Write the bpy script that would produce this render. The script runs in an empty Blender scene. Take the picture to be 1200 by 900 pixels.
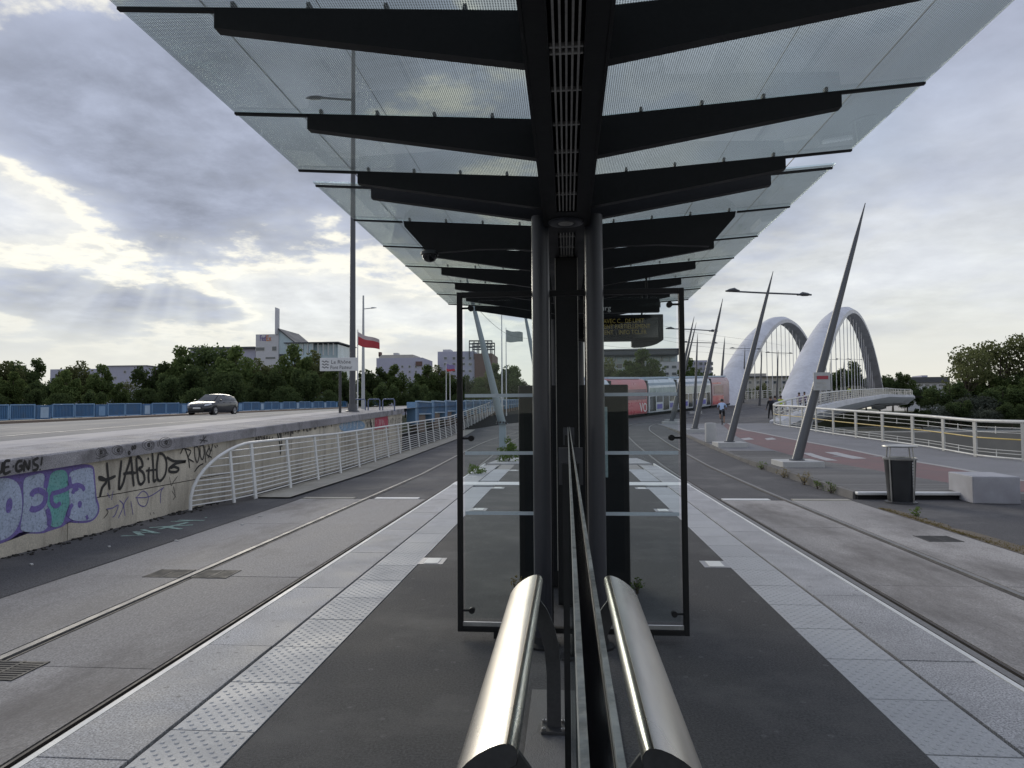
import bpy, bmesh, math, random
from mathutils import Vector, Matrix, noise
random.seed(7)
sc = bpy.context.scene
COL = sc.collection
rad = math.radians
# ---------------------------------------------------------------- camera
F, HC = 790.0, 1.60                       # focal length in photo pixels, eye height over the platform
_r = rad(0.57)
_d = Vector(((664.5-600)/F, (481.0-450)/F, 1)).normalized()   # platform direction in camera axes (x right, y down)
_u = Vector((-math.sin(_r), -math.cos(_r), 0)); _u = (_u-_d*_u.dot(_d)).normalized()
_x = _d.cross(_u)
CAMP = Vector((0, 0, HC))
def ray(px, py):
    c = Vector(((px-600)/F, (py-450)/F, 1.0))
    return Vector((_x.dot(c), _d.dot(c), _u.dot(c)))
def at_z(px, py, z): r = ray(px, py); return CAMP+r*((z-HC)/r.z)
def at_y(px, py, y): r = ray(px, py); return CAMP+r*(y/r.y)
def at_x(px, py, x): r = ray(px, py); return CAMP+r*(x/r.x)
cam_d = bpy.data.cameras.new('camera'); cam = bpy.data.objects.new('camera', cam_d); COL.objects.link(cam)
cam_d.sensor_width = 36; cam_d.lens = F/1200*36; cam_d.clip_start = 0.02; cam_d.clip_end = 6000
# camera axes in world: right, up, back
R_ = Vector((_x.x, _d.x, _u.x)); D_ = Vector((_x.y, _d.y, _u.y)); B_ = Vector((_x.z, _d.z, _u.z))
cam.matrix_world = Matrix(((R_.x, -D_.x, -B_.x, 0), (R_.y, -D_.y, -B_.y, 0), (R_.z, -D_.z, -B_.z, HC), (0, 0, 0, 1)))
sc.camera = cam
sc.render.resolution_x = 1024; sc.render.resolution_y = 768
# ---------------------------------------------------------------- exposure
sc.render.engine = 'CYCLES'
sc.view_settings.view_transform = 'Standard'; sc.view_settings.look = 'None'
sc.view_settings.exposure = 1.25; sc.view_settings.gamma = 1.0
sc.cycles.transparent_max_bounces = 24; sc.cycles.max_bounces = 8
# ---------------------------------------------------------------- sky
SUN = ray(228, 215).normalized(); SKYZ = 30.1
W = bpy.data.worlds.new('World'); sc.world = W; W.use_nodes = True
def build_sky():
    nt = W.node_tree; nt.nodes.clear(); N = nt.nodes.new; L = nt.links.new
    def val(x):
        return x
    def math_(op, a, b=None, clamp=False):
        n = N('ShaderNodeMath'); n.operation = op; n.use_clamp = clamp
        for i, v in enumerate((a, b)):
            if v is None: continue
            if isinstance(v, (int, float)): n.inputs[i].default_value = v
            else: L(v, n.inputs[i])
        return n.outputs[0]
    def dot(v, c):
        n = N('ShaderNodeVectorMath'); n.operation = 'DOT_PRODUCT'; L(v, n.inputs[0]); n.inputs[1].default_value = c
        return n.outputs['Value']
    def noise_(v, scale, detail, rough=.55, dist=0., lac=2.0):
        n = N('ShaderNodeTexNoise'); L(v, n.inputs['Vector']); n.inputs['Scale'].default_value = scale
        n.inputs['Detail'].default_value = detail; n.inputs['Roughness'].default_value = rough
        n.inputs['Distortion'].default_value = dist; n.inputs['Lacunarity'].default_value = lac
        return n.outputs['Fac']
    def ramp(f, stops, interp='EASE'):
        n = N('ShaderNodeValToRGB'); L(f, n.inputs[0]); cr = n.color_ramp; cr.interpolation = interp
        while len(cr.elements) < len(stops): cr.elements.new(.5)
        for e, (p, c) in zip(cr.elements, stops):
            e.position = p; e.color = (c, c, c, 1) if isinstance(c, (int, float)) else (*c, 1)
        return n.outputs[0]
    def mix(f, a, b, mode='MIX'):
        n = N('ShaderNodeMix'); n.data_type = 'RGBA'; n.blend_type = mode; n.clamp_factor = True
        if isinstance(f, (int, float)): n.inputs[0].default_value = f
        else: L(f, n.inputs[0])
        for i, v in ((6, a), (7, b)):
            if isinstance(v, tuple): n.inputs[i].default_value = (*v, 1)
            else: L(v, n.inputs[i])
        return n.outputs[2]
    tc = N('ShaderNodeTexCoord'); d = tc.outputs['Generated']
    sx = N('ShaderNodeSeparateXYZ'); L(d, sx.inputs[0])
    zc = math_('MAXIMUM', sx.outputs[2], 0.0)
    den = math_('ADD', zc, 0.16)
    cb = N('ShaderNodeCombineXYZ'); L(math_('DIVIDE', sx.outputs[0], den), cb.inputs[0]); L(math_('DIVIDE', sx.outputs[1], den), cb.inputs[1])
    cb.inputs[2].default_value = SKYZ
    p = cb.outputs[0]
    sky = N('ShaderNodeTexSky'); sky.sky_type = 'NISHITA'; sky.sun_disc = False
    sky.sun_elevation = math.asin(SUN.z); sky.sun_rotation = math.atan2(SUN.x, SUN.y)
    sky.air_density = 1.2; sky.dust_density = 2.5; sky.ozone_density = 1.5
    s = dot(d, SUN)
    glow = ramp(s, [(0.80, 0), (0.95, .7), (1.0, 1)])
    wide = ramp(s, [(0.2, 0), (1.0, 1)])
    # layered cloud deck: pale at the horizon, blue grey overhead (values are for strength 0.1)
    K = 5.4
    def c3(*c): return tuple(v*K for v in c)
    deck = ramp(zc, [(0.0, (.68, .65, .565)), (.05, (.65, .645, .59)), (.13, (.59, .61, .60)), (.24, (.53, .56, .61)), (.45, (.42, .46, .58)), (.95, (.42, .46, .57))], 'LINEAR')
    n1 = noise_(p, 1.05, 7, .50)
    n2 = noise_(p, 4.6, 9, .62, .1)
    n3 = noise_(p, .60, 4, .5)
    def madd(x, k, off): return math_('ADD', math_('MULTIPLY', x, k), off)
    wd = madd(wide, .75, .25)
    c = math_('ADD', n1, math_('MULTIPLY', madd(n2, .30, -.15), wd))
    lift = ramp(zc, [(.04, 0), (.17, 1)])
    dark = math_('MULTIPLY', ramp(c, [(.44, 0), (.62, 1)]), lift)
    col = mix(math_('MULTIPLY', dark, madd(wide, .55, .33)), deck, (.275, .305, .39))
    tex = N('ShaderNodeVectorMath'); tex.operation = 'SCALE'; L(col, tex.inputs[0]); L(math_('ADD', math_('MULTIPLY', math_('MULTIPLY', madd(n2, 1.3, -.65), lift), wd), 1.0), tex.inputs['Scale']); col = tex.outputs[0]
    pale = math_('MULTIPLY', math_('MULTIPLY', ramp(c, [(.36, 1), (.47, 0)]), lift), .40)
    col = mix(pale, col, (.62, .65, .72))
    vm = N('ShaderNodeVectorMath'); vm.operation = 'SCALE'; L(col, vm.inputs[0]); vm.inputs['Scale'].default_value = K
    vm2 = N('ShaderNodeVectorMath'); vm2.operation = 'SCALE'; L(sky.outputs[0], vm2.inputs[0]); vm2.inputs['Scale'].default_value = .8
    blue = math_('MULTIPLY', ramp(n3, [(.50, 0), (.66, 1)]), ramp(zc, [(.20, 0), (.40, 1)]))
    col = mix(math_('MULTIPLY', math_('MULTIPLY', blue, .35), ramp(s, [(.80, 1), (.93, 0)])), vm.outputs[0], vm2.outputs[0])
    # bright torn rims and gaps where the sun breaks through
    rim = ramp(c, [(.34, .15), (.43, .40), (.475, 1), (.535, .0)], 'EASE')
    glow2 = math_('MULTIPLY', glow, lift)
    bright = math_('MULTIPLY', rim, glow2)
    soft = math_('MULTIPLY', rim, math_('MULTIPLY', math_('MULTIPLY', wide, lift), .14))
    col = mix(math_('MAXIMUM', bright, soft), col, c3(.86, .83, .72))
    # shafts of light fanning out below the sun
    rt = Vector((SUN.y, -SUN.x, 0)).normalized(); up = rt.cross(SUN)
    if up.z < 0: up = -up
    a = dot(d, rt); b = dot(d, up)
    an = math_('ARCTAN2', a, math_('MULTIPLY', b, -1.0))
    cb2 = N('ShaderNodeCombineXYZ'); L(math_('MULTIPLY', an, 1.6), cb2.inputs[0])
    rays = ramp(noise_(cb2.outputs[0], 2.2, 2, .5), [(.40, 0), (.62, 1)])
    below = math_('MULTIPLY', ramp(math_('MULTIPLY', b, -1.0), [(.05, 0), (.14, 1), (.27, .0)]), ramp(s, [(.86, 0), (.95, 1)]))
    col = mix(math_('MULTIPLY', math_('MULTIPLY', rays, below), .22), col, c3(.86, .88, .84))
    bg = N('ShaderNodeBackground'); L(col, bg.inputs[0]); bg.inputs[1].default_value = 0.10
    out = N('ShaderNodeOutputWorld'); L(bg.outputs[0], out.inputs[0])
build_sky()
sun_d = bpy.data.lights.new('sun', 'SUN'); sun_d.energy = 0.75; sun_d.angle = rad(30); sun_d.color = (1, .93, .80)
sun_o = bpy.data.objects.new('sun', sun_d); COL.objects.link(sun_o)
sun_o.rotation_euler = SUN.to_track_quat('Z', 'Y').to_euler()

# ---------------------------------------------------------------- materials
def hexc(h):
    h = h.lstrip('#'); f = lambda v: v/12.92 if v <= .04045 else ((v+.055)/1.055)**2.4
    return tuple(f(int(h[i:i+2], 16)/255) for i in (0, 2, 4))
MATS = {}
def pm(name, col, var=.25, scale=6., rough=.7, bump=0., metal=0., fine=60., stain=None, stain_amt=.0, stain_scale=1.2, spec=.5, rvar=.1, aniso=None, coat=0., island=0., speck=0., spf=110., objr=0., gum=0., wear=0.):
    """procedural surface: base colour broken by coarse and fine noise, optional stain colour, bump and uneven gloss"""
    if name in MATS: return MATS[name]
    m = bpy.data.materials.new(name); m.use_nodes = True; nt = m.node_tree; nt.nodes.clear(); N = nt.nodes.new; L = nt.links.new
    out = N('ShaderNodeOutputMaterial'); b = N('ShaderNodeBsdfPrincipled'); L(b.outputs[0], out.inputs[0])
    g = N('ShaderNodeNewGeometry'); pos = g.outputs['Position']
    if aniso:
        vm = N('ShaderNodeVectorMath'); vm.operation = 'MULTIPLY'; L(pos, vm.inputs[0]); vm.inputs[1].default_value = aniso; pos = vm.outputs[0]
    n1 = N('ShaderNodeTexNoise'); n1.inputs['Scale'].default_value = scale; n1.inputs['Detail'].default_value = 6; L(pos, n1.inputs['Vector'])
    n2 = N('ShaderNodeTexNoise'); n2.inputs['Scale'].default_value = fine; n2.inputs['Detail'].default_value = 3; L(pos, n2.inputs['Vector'])
    ad = N('ShaderNodeMath'); ad.operation = 'ADD'; L(n1.outputs[0], ad.inputs[0]); L(n2.outputs[0], ad.inputs[1])
    mr = N('ShaderNodeMapRange'); L(ad.outputs[0], mr.inputs[0]); mr.inputs[1].default_value = .7; mr.inputs[2].default_value = 1.3
    mr.inputs[3].default_value = 1-var; mr.inputs[4].default_value = 1+var
    fac = mr.outputs[0]
    if island:
        mi = N('ShaderNodeMapRange'); L(g.outputs['Random Per Island'], mi.inputs[0]); mi.inputs[3].default_value = 1-island; mi.inputs[4].default_value = 1+island
        mm = N('ShaderNodeMath'); mm.operation = 'MULTIPLY'; L(fac, mm.inputs[0]); L(mi.outputs[0], mm.inputs[1]); fac = mm.outputs[0]
    if speck:
        n4 = N('ShaderNodeTexNoise'); n4.inputs['Scale'].default_value = spf; n4.inputs['Detail'].default_value = 1; L(g.outputs['Position'], n4.inputs['Vector'])
        ms = N('ShaderNodeMapRange'); L(n4.outputs[0], ms.inputs[0]); ms.inputs[1].default_value = .33; ms.inputs[2].default_value = .67; ms.inputs[3].default_value = 1-speck; ms.inputs[4].default_value = 1+speck
        mm = N('ShaderNodeMath'); mm.operation = 'MULTIPLY'; L(fac, mm.inputs[0]); L(ms.outputs[0], mm.inputs[1]); fac = mm.outputs[0]
    if gum:
        vo = N('ShaderNodeTexVoronoi'); vo.voronoi_dimensions = '2D'; vo.inputs['Scale'].default_value = 2.6; L(g.outputs['Position'], vo.inputs['Vector']); lt = N('ShaderNodeMapRange'); L(vo.outputs['Distance'], lt.inputs[0]); lt.inputs[1].default_value = .030; lt.inputs[2].default_value = .048; lt.inputs[3].default_value = gum; lt.inputs[4].default_value = 1.0
        mm = N('ShaderNodeMath'); mm.operation = 'MULTIPLY'; L(fac, mm.inputs[0]); L(lt.outputs[0], mm.inputs[1]); fac = mm.outputs[0]
    if objr:
        oi = N('ShaderNodeObjectInfo'); mo = N('ShaderNodeMapRange'); L(oi.outputs['Random'], mo.inputs[0]); mo.inputs[3].default_value = 1-objr; mo.inputs[4].default_value = 1+objr
        mm = N('ShaderNodeMath'); mm.operation = 'MULTIPLY'; L(fac, mm.inputs[0]); L(mo.outputs[0], mm.inputs[1]); fac = mm.outputs[0]
    mx = N('ShaderNodeVectorMath'); mx.operation = 'SCALE'; mx.inputs[0].default_value = col; L(fac, mx.inputs['Scale'])
    c = mx.outputs[0]
    if stain:
        n3 = N('ShaderNodeTexNoise'); n3.inputs['Scale'].default_value = stain_scale; n3.inputs['Detail'].default_value = 7; n3.inputs['Roughness'].default_value = .65; L(pos, n3.inputs['Vector'])
        r3 = N('ShaderNodeMapRange'); L(n3.outputs[0], r3.inputs[0]); r3.inputs[1].default_value = .48; r3.inputs[2].default_value = .68; r3.inputs[4].default_value = stain_amt
        mc = N('ShaderNodeMix'); mc.data_type = 'RGBA'; L(r3.outputs[0], mc.inputs[0]); L(c, mc.inputs[6]); mc.inputs[7].default_value = (*stain, 1); c = mc.outputs[2]
    L(c, b.inputs['Base Color'])
    rr = N('ShaderNodeMapRange'); L(n1.outputs[0], rr.inputs[0]); rr.inputs[1].default_value = .3; rr.inputs[2].default_value = .7
    rr.inputs[3].default_value = max(.02, rough-rvar); rr.inputs[4].default_value = min(1, rough+rvar); L(rr.outputs[0], b.inputs['Roughness'])
    b.inputs['Metallic'].default_value = metal; b.inputs['Specular IOR Level'].default_value = spec; b.inputs['Coat Weight'].default_value = coat; b.inputs['Coat Roughness'].default_value = .06
    if bump:
        bn = N('ShaderNodeBump'); bn.inputs['Strength'].default_value = bump; bn.inputs['Distance'].default_value = .01; L(n2.outputs[0], bn.inputs['Height']); L(bn.outputs[0], b.inputs['Normal'])
    if wear:
        nw = N('ShaderNodeTexNoise'); nw.inputs['Scale'].default_value = 26; nw.inputs['Detail'].default_value = 6; nw.inputs['Roughness'].default_value = .7; L(g.outputs['Position'], nw.inputs['Vector'])
        mw = N('ShaderNodeMapRange'); L(nw.outputs[0], mw.inputs[0]); mw.inputs[1].default_value = .50; mw.inputs[2].default_value = .66; mw.inputs[3].default_value = wear*.15; mw.inputs[4].default_value = wear
        tw = N('ShaderNodeBsdfTransparent'); sw = N('ShaderNodeMixShader'); L(mw.outputs[0], sw.inputs[0]); L(b.outputs[0], sw.inputs[1]); L(tw.outputs[0], sw.inputs[2]); L(sw.outputs[0], out.inputs[0])
    MATS[name] = m; return m
def glassm(name, tint, frit=0., pitch=.012, refl=1.0, frit_col=(.22, .25, .26)):
    """thin sheet glass: tinted see-through with Fresnel reflection; frit = printed dots on the sheet"""
    m = bpy.data.materials.new(name); m.use_nodes = True; nt = m.node_tree; nt.nodes.clear(); N = nt.nodes.new; L = nt.links.new
    out = N('ShaderNodeOutputMaterial'); tr = N('ShaderNodeBsdfTransparent'); tr.inputs[0].default_value = (*tint, 1)
    gl = N('ShaderNodeBsdfGlossy'); gl.inputs['Roughness'].default_value = .015; gl.inputs[0].default_value = (.95, 1, 1, 1)
    gq = N('ShaderNodeNewGeometry'); io = N('ShaderNodeMapRange'); L(gq.outputs['Backfacing'], io.inputs[0]); io.inputs[3].default_value = 1.45; io.inputs[4].default_value = 1/1.45
    fr = N('ShaderNodeFresnel'); L(io.outputs[0], fr.inputs[0])
    fm = N('ShaderNodeMath'); fm.operation = 'MULTIPLY'; fm.use_clamp = True; L(fr.outputs[0], fm.inputs[0]); fm.inputs[1].default_value = refl
    base = tr.outputs[0]
    if frit:
        g = N('ShaderNodeNewGeometry'); v = N('ShaderNodeTexVoronoi'); v.voronoi_dimensions = '2D'; v.inputs['Scale'].default_value = 1/pitch; v.inputs['Randomness'].default_value = 0; L(g.outputs['Position'], v.inputs['Vector'])
        lt = N('ShaderNodeMath'); lt.operation = 'LESS_THAN'; L(v.outputs['Distance'], lt.inputs[0]); lt.inputs[1].default_value = frit
        df = N('ShaderNodeBsdfDiffuse'); df.inputs[0].default_value = (*frit_col, 1); tl = N('ShaderNodeBsdfTranslucent'); tl.inputs[0].default_value = (*frit_col, 1)
        a = N('ShaderNodeMixShader'); a.inputs[0].default_value = .5; L(df.outputs[0], a.inputs[1]); L(tl.outputs[0], a.inputs[2])
        b = N('ShaderNodeMixShader'); L(lt.outputs[0], b.inputs[0]); L(tr.outputs[0], b.inputs[1]); L(a.outputs[0], b.inputs[2]); base = b.outputs[0]
    c = N('ShaderNodeMixShader'); L(fm.outputs[0], c.inputs[0]); L(base, c.inputs[1]); L(gl.outputs[0], c.inputs[2]); L(c.outputs[0], out.inputs[0])
    MATS[name] = m; return m
def emitm(name, col, s):
    m = bpy.data.materials.new(name); m.use_nodes = True; b = m.node_tree.nodes['Principled BSDF']
    b.inputs['Base Color'].default_value = (*col, 1); b.inputs['Emission Color'].default_value = (*col, 1); b.inputs['Emission Strength'].default_value = s
    MATS[name] = m; return m

# ---------------------------------------------------------------- mesh building
class MB:
    def __init__(s): s.v = []; s.f = []
    def add(s, vs, fs):
        o = len(s.v); s.v += [Vector(v) for v in vs]; s.f += [tuple(i+o for i in f) for f in fs]; return s
    def box(s, c, size, m=None):
        x, y, z = (k/2 for k in size); pts = [Vector((a*x, b*y, e*z)) for e in (-1, 1) for a, b in ((-1, -1), (1, -1), (1, 1), (-1, 1))]
        if m is not None: pts = [m @ q for q in pts]
        c = Vector(c); return s.add([q+c for q in pts], [(3, 2, 1, 0), (4, 5, 6, 7), (0, 1, 5, 4), (1, 2, 6, 5), (2, 3, 7, 6), (3, 0, 4, 7)])
    def bb(s, x0, x1, y0, y1, z0, z1): return s.box(((x0+x1)/2, (y0+y1)/2, (z0+z1)/2), (x1-x0, y1-y0, z1-z0))
    def beam(s, a, b, w, h, up=(0, 0, 1)):
        a, b = Vector(a), Vector(b); d = (b-a); l = d.length; d.normalize(); r = d.cross(Vector(up))
        if r.length < 1e-4: r = d.cross(Vector((1, 0, 0)))
        r.normalize(); u = r.cross(d); m = Matrix((r, d, u)).transposed(); return s.box((a+b)/2, (w, l, h), m)
    def ring(s, c, d, r, n, up=None):
        d = Vector(d).normalized(); x = d.orthogonal().normalized() if up is None else d.cross(Vector(up)).normalized(); y = d.cross(x)
        return [Vector(c)+x*(r*math.cos(2*math.pi*i/n))+y*(r*math.sin(2*math.pi*i/n)) for i in range(n)]
    def tube(s, pts, rs, n=10, cap=True):
        pts = [Vector(p) for p in pts]; rs = rs if isinstance(rs, (list, tuple)) else [rs]*len(pts); rings = []
        prev = None
        for i, p in enumerate(pts):
            d = (pts[min(i+1, len(pts)-1)]-pts[max(i-1, 0)]).normalized()
            x = d.orthogonal().normalized() if prev is None else (prev-d*prev.dot(d)).normalized()
            prev = x; y = d.cross(x); rings.append([p+x*(rs[i]*math.cos(2*math.pi*k/n))+y*(rs[i]*math.sin(2*math.pi*k/n)) for k in range(n)])
        vs = [q for r in rings for q in r]; fs = []
        for i in range(len(pts)-1):
            for k in range(n): a, b = i*n+k, i*n+(k+1) % n; fs.append((a, b, b+n, a+n))
        if cap: fs.append(tuple(range(n))[::-1]); fs.append(tuple(range((len(pts)-1)*n, len(pts)*n)))
        return s.add(vs, fs)
    def lathe(s, prof, c=(0, 0, 0), n=20, sy=1.0):
        c = Vector(c); vs = [c+Vector((r*math.cos(2*math.pi*k/n), sy*r*math.sin(2*math.pi*k/n), z)) for r, z in prof for k in range(n)]; fs = []
        for i in range(len(prof)-1):
            for k in range(n): a, b = i*n+k, i*n+(k+1) % n; fs.append((a, b, b+n, a+n))
        fs.append(tuple(range(n))[::-1]); fs.append(tuple(range((len(prof)-1)*n, len(prof)*n))); return s.add(vs, fs)
    def prism(s, poly, off):
        """closed outline (3D points) pushed along off"""
        n = len(poly); off = Vector(off); vs = [Vector(p) for p in poly]; vs += [p+off for p in vs]
        return s.add(vs, [tuple(range(n)), tuple(range(2*n-1, n-1, -1))]+[((i+1) % n, i, i+n, (i+1) % n+n) for i in range(n)])
    def loft(s, secs, closed=True, cap=True):
        n = len(secs[0]); vs = [Vector(p) for q in secs for p in q]; fs = []
        for i in range(len(secs)-1):
            for k in range(n if closed else n-1): a, b = i*n+k, i*n+(k+1) % n; fs.append((a, b, b+n, a+n))
        if cap and closed: fs.append(tuple(range(n))[::-1]); fs.append(tuple(range((len(secs)-1)*n, len(secs)*n)))
        return s.add(vs, fs)
    def quad(s, a, b, c, d): return s.add([a, b, c, d], [(0, 1, 2, 3)])
    def mesh(s, name, mats, off=(0, 0, 0), smooth=False, fixn=True):
        me = bpy.data.meshes.new(name); off = Vector(off); me.from_pydata([v-off for v in s.v], [], s.f)
        if fixn:
            bm = bmesh.new(); bm.from_mesh(me); bmesh.ops.recalc_face_normals(bm, faces=bm.faces); bm.to_mesh(me); bm.free()
        for mt in (mats if isinstance(mats, (list, tuple)) else [mats]): me.materials.append(mt)
        if smooth: me.polygons.foreach_set('use_smooth', [True]*len(me.polygons))
        me.update(); return me
    def build(s, name, mat, parent=None, smooth=False, fixn=True, bevel=0., base=None):
        if parent is None:
            if base is None:
                xs = [v.x for v in s.v]; ys = [v.y for v in s.v]; base = Vector(((min(xs)+max(xs))/2, (min(ys)+max(ys))/2, min(v.z for v in s.v)))
            off = Vector(base)
        else: off = parent.get('_o', None); off = Vector(off) if off is not None else Vector((0, 0, 0))
        me = s.mesh(name, mat, off, smooth, fixn); o = bpy.data.objects.new(name, me); COL.objects.link(o)
        if smooth:
            try: me.shade_auto_smooth = True
            except Exception: pass
        if parent is None: o.location = off
        else: o.parent = parent
        o['_o'] = tuple(off)
        if bevel:
            md = o.modifiers.new('edge', 'BEVEL'); md.width = bevel; md.segments = 2; md.limit_method = 'ANGLE'; md.angle_limit = rad(40)
        if smooth:
            md = o.modifiers.new('wn', 'EDGE_SPLIT'); md.split_angle = rad(38)
        return o
def tag(o, label=None, cat=None, group=None, kind=None):
    if label: o['label'] = label
    if cat: o['category'] = cat
    if group: o['group'] = group
    if kind: o['kind'] = kind
    return o
def thing(name, label, cat, loc=(0, 0, 0), group=None):
    o = bpy.data.objects.new(name, None); COL.objects.link(o); o.location = loc; o.empty_display_size = .2; o['_o'] = tuple(loc)
    return tag(o, label, cat, group)
def dup(root, loc, rz=0., scale=1.0, label=None, group=None):
    def cp(o, par):
        c = o.copy(); COL.objects.link(c); c.parent = par
        for ch in o.children: cp(ch, c)
        return c
    r = cp(root, None); r.location = loc; r.rotation_euler = (0, 0, rz); r.scale = (scale,)*3 if isinstance(scale, (int, float)) else scale
    if label: r['label'] = label
    if group: r['group'] = group
    return r
def lerp(a, b, t): return a+(b-a)*t
def pw(tab, y):
    if y <= tab[0][0]: return tab[0][1]
    for (a, p), (b, q) in zip(tab, tab[1:]):
        if y <= b: return lerp(p, q, (y-a)/(b-a))
    return tab[-1][1]
# ---------------------------------------------------------------- levels and paths
RZ = -.27                                     # rail level; the platform top is 0
TT = [(16, -.27), (22, -.2), (30, .08), (36, .36), (42, .58), (50, .75), (58, .95), (79, 2.05), (92, 2.6), (105, 3.1), (140, 4.3), (180, 4.7), (260, 4.7)]
TL = [(20, -.27), (41, .05), (46, .3), (60, .95), (79, 2.05), (92, 2.6)]
GG = [(14.6, -.13), (24, -.05), (38, .5), (42, .58), (50, .75)]
def gz(x, y):
    t = max(0, min(1, (x+4)/8)); return lerp(pw(TL, y), pw(TT, y), t) if y < 92 else pw(TT, y)
def pz(y): return pw(GG, y) if y < 50 else pw(TT, y)
def catmull(pts, n=6):
    out = []; P = [Vector(p) for p in pts]; P = [P[0]*2-P[1]]+P+[P[-1]*2-P[-2]]
    for i in range(1, len(P)-2):
        for k in range(n):
            t = k/n; a, b, c, d = P[i-1:i+3]
            out.append(.5*((2*b)+(c-a)*t+(2*a-5*b+4*c-d)*t*t+(3*b-a-3*c+d)*t**3))
    out.append(P[-2]); return out
PATH_R = catmull([(3.785, -14), (3.785, 5), (3.785, 20), (3.785, 33), (4.05, 40), (5.4, 46.5), (8.6, 53.5), (13, 61.5), (18.8, 71.5), (25, 82.5), (49.5, 127), (74, 172)])
PATH_L = catmull([(-3.64, -14), (-3.64, 5), (-3.64, 20), (-3.64, 35), (-2.9, 42), (-.6, 48.5), (2.4, 54.3), (5.6, 60), (11, 68.8), (16.7, 77.7), (23, 89), (47.5, 133), (72, 178)])
def offset(path, d):
    out = []
    for i, p in enumerate(path):
        t = (path[min(i+1, len(path)-1)]-path[max(i-1, 0)]).normalized(); out.append(p+Vector((t.y, -t.x))*d)
    return out
def grid(rows, zf):
    """rows: list of lists of (x, y); zf gives the height"""
    m = MB(); n = len(rows[0]); vs = [Vector((x, y, zf(x, y))) for r in rows for x, y in r]; fs = []
    for i in range(len(rows)-1):
        for k in range(n-1): a = i*n+k; fs.append((a, a+1, a+1+n, a+n))
    return m.add(vs, fs)
def frange(a, b, s):
    n = max(1, round((b-a)/s)); return [a+(b-a)*i/n for i in range(n+1)]
# ---------------------------------------------------------------- base materials
ASPH = pm('asphalt_platform', (.054, .0535, .056), .34, .9, .85, .6, fine=160, stain=(.10, .098, .097), stain_amt=.9, stain_scale=1.1, speck=.34, spf=75, gum=1.7)
ASPH2 = pm('asphalt_road', (.074, .072, .075), .28, 1.1, .88, .7, fine=120, stain=(.15, .145, .14), stain_amt=.75, stain_scale=.6, speck=.35, spf=60, gum=.6)
GRAN = pm('granite_slab', (.375, .372, .38), .26, 2.2, .72, .4, fine=200, stain=(.27, .265, .27), stain_amt=.75, stain_scale=1.6, speck=.42, spf=95, objr=.09, gum=.55)
TACT = pm('tactile_slab', (.43, .435, .445), .14, 2.0, .65, .15, fine=120, stain=(.32, .32, .33), stain_amt=.6, stain_scale=2.0, speck=.10, spf=90, objr=.06)
CONC = pm('track_concrete', (.275, .26, .248), .30, .8, .82, .5, fine=60, stain=(.13, .118, .11), stain_amt=.9, stain_scale=.9, aniso=(1, .4, 1), speck=.22, spf=70, objr=.10)
STEEL = pm('rail_steel', (.17, .165, .16), .3, 3, .55, 0, metal=.1, fine=30)
RUST = pm('rail_lip', (.06, .052, .048), .3, 8, .7)
DARK = pm('joint_shade_dark', (.012, .012, .013), .2, 5, .9)
WHITE_STONE = pm('white_stone', (.68, .68, .66), .1, 3, .6, .1)
PAINT = pm('road_paint', (.38, .37, .37), .15, 4, .6, .2, stain=(.25, .24, .24), stain_amt=.7, stain_scale=3)
KERB = pm('kerb_concrete', (.36, .34, .29), .2, 1.5, .8, .4, stain=(.22, .20, .16), stain_amt=.7)
# ---------------------------------------------------------------- ground between the wall and the right kerb
rows = [[(x, y) for x in (-7.36, -6.4, -5.75, -4.4, -3, -2.2, 0, 2.2, 3, 4.5, 5.7, 6.0)] for y in frange(-15, 46, 1.5)]
tag(grid(rows, lambda x, y: gz(x, y)-(.045 if (abs(x) < 5.8 and y < 14.2) else .012)).build('ground', ASPH2), kind='structure')
# asphalt verge at the foot of the wall, beside the concrete track slab
grid([[(-7.36, y), (-5.77, y)] for y in frange(-15, 14.25, 2)], lambda x, y: RZ).build('verge', ASPH2)['kind'] = 'structure'
# concrete strip under the left railing
rows = [[(lerp(-6.9, -7.4, max(0, (y-14)/60)), y), (lerp(-6.02, -6.35, max(0, (y-14)/40)), y)] for y in frange(14.28, 46, 1.5)]
grid(rows, lambda x, y: gz(x, y)+.03).build('kerb_strip', KERB)['kind'] = 'structure'
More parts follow.
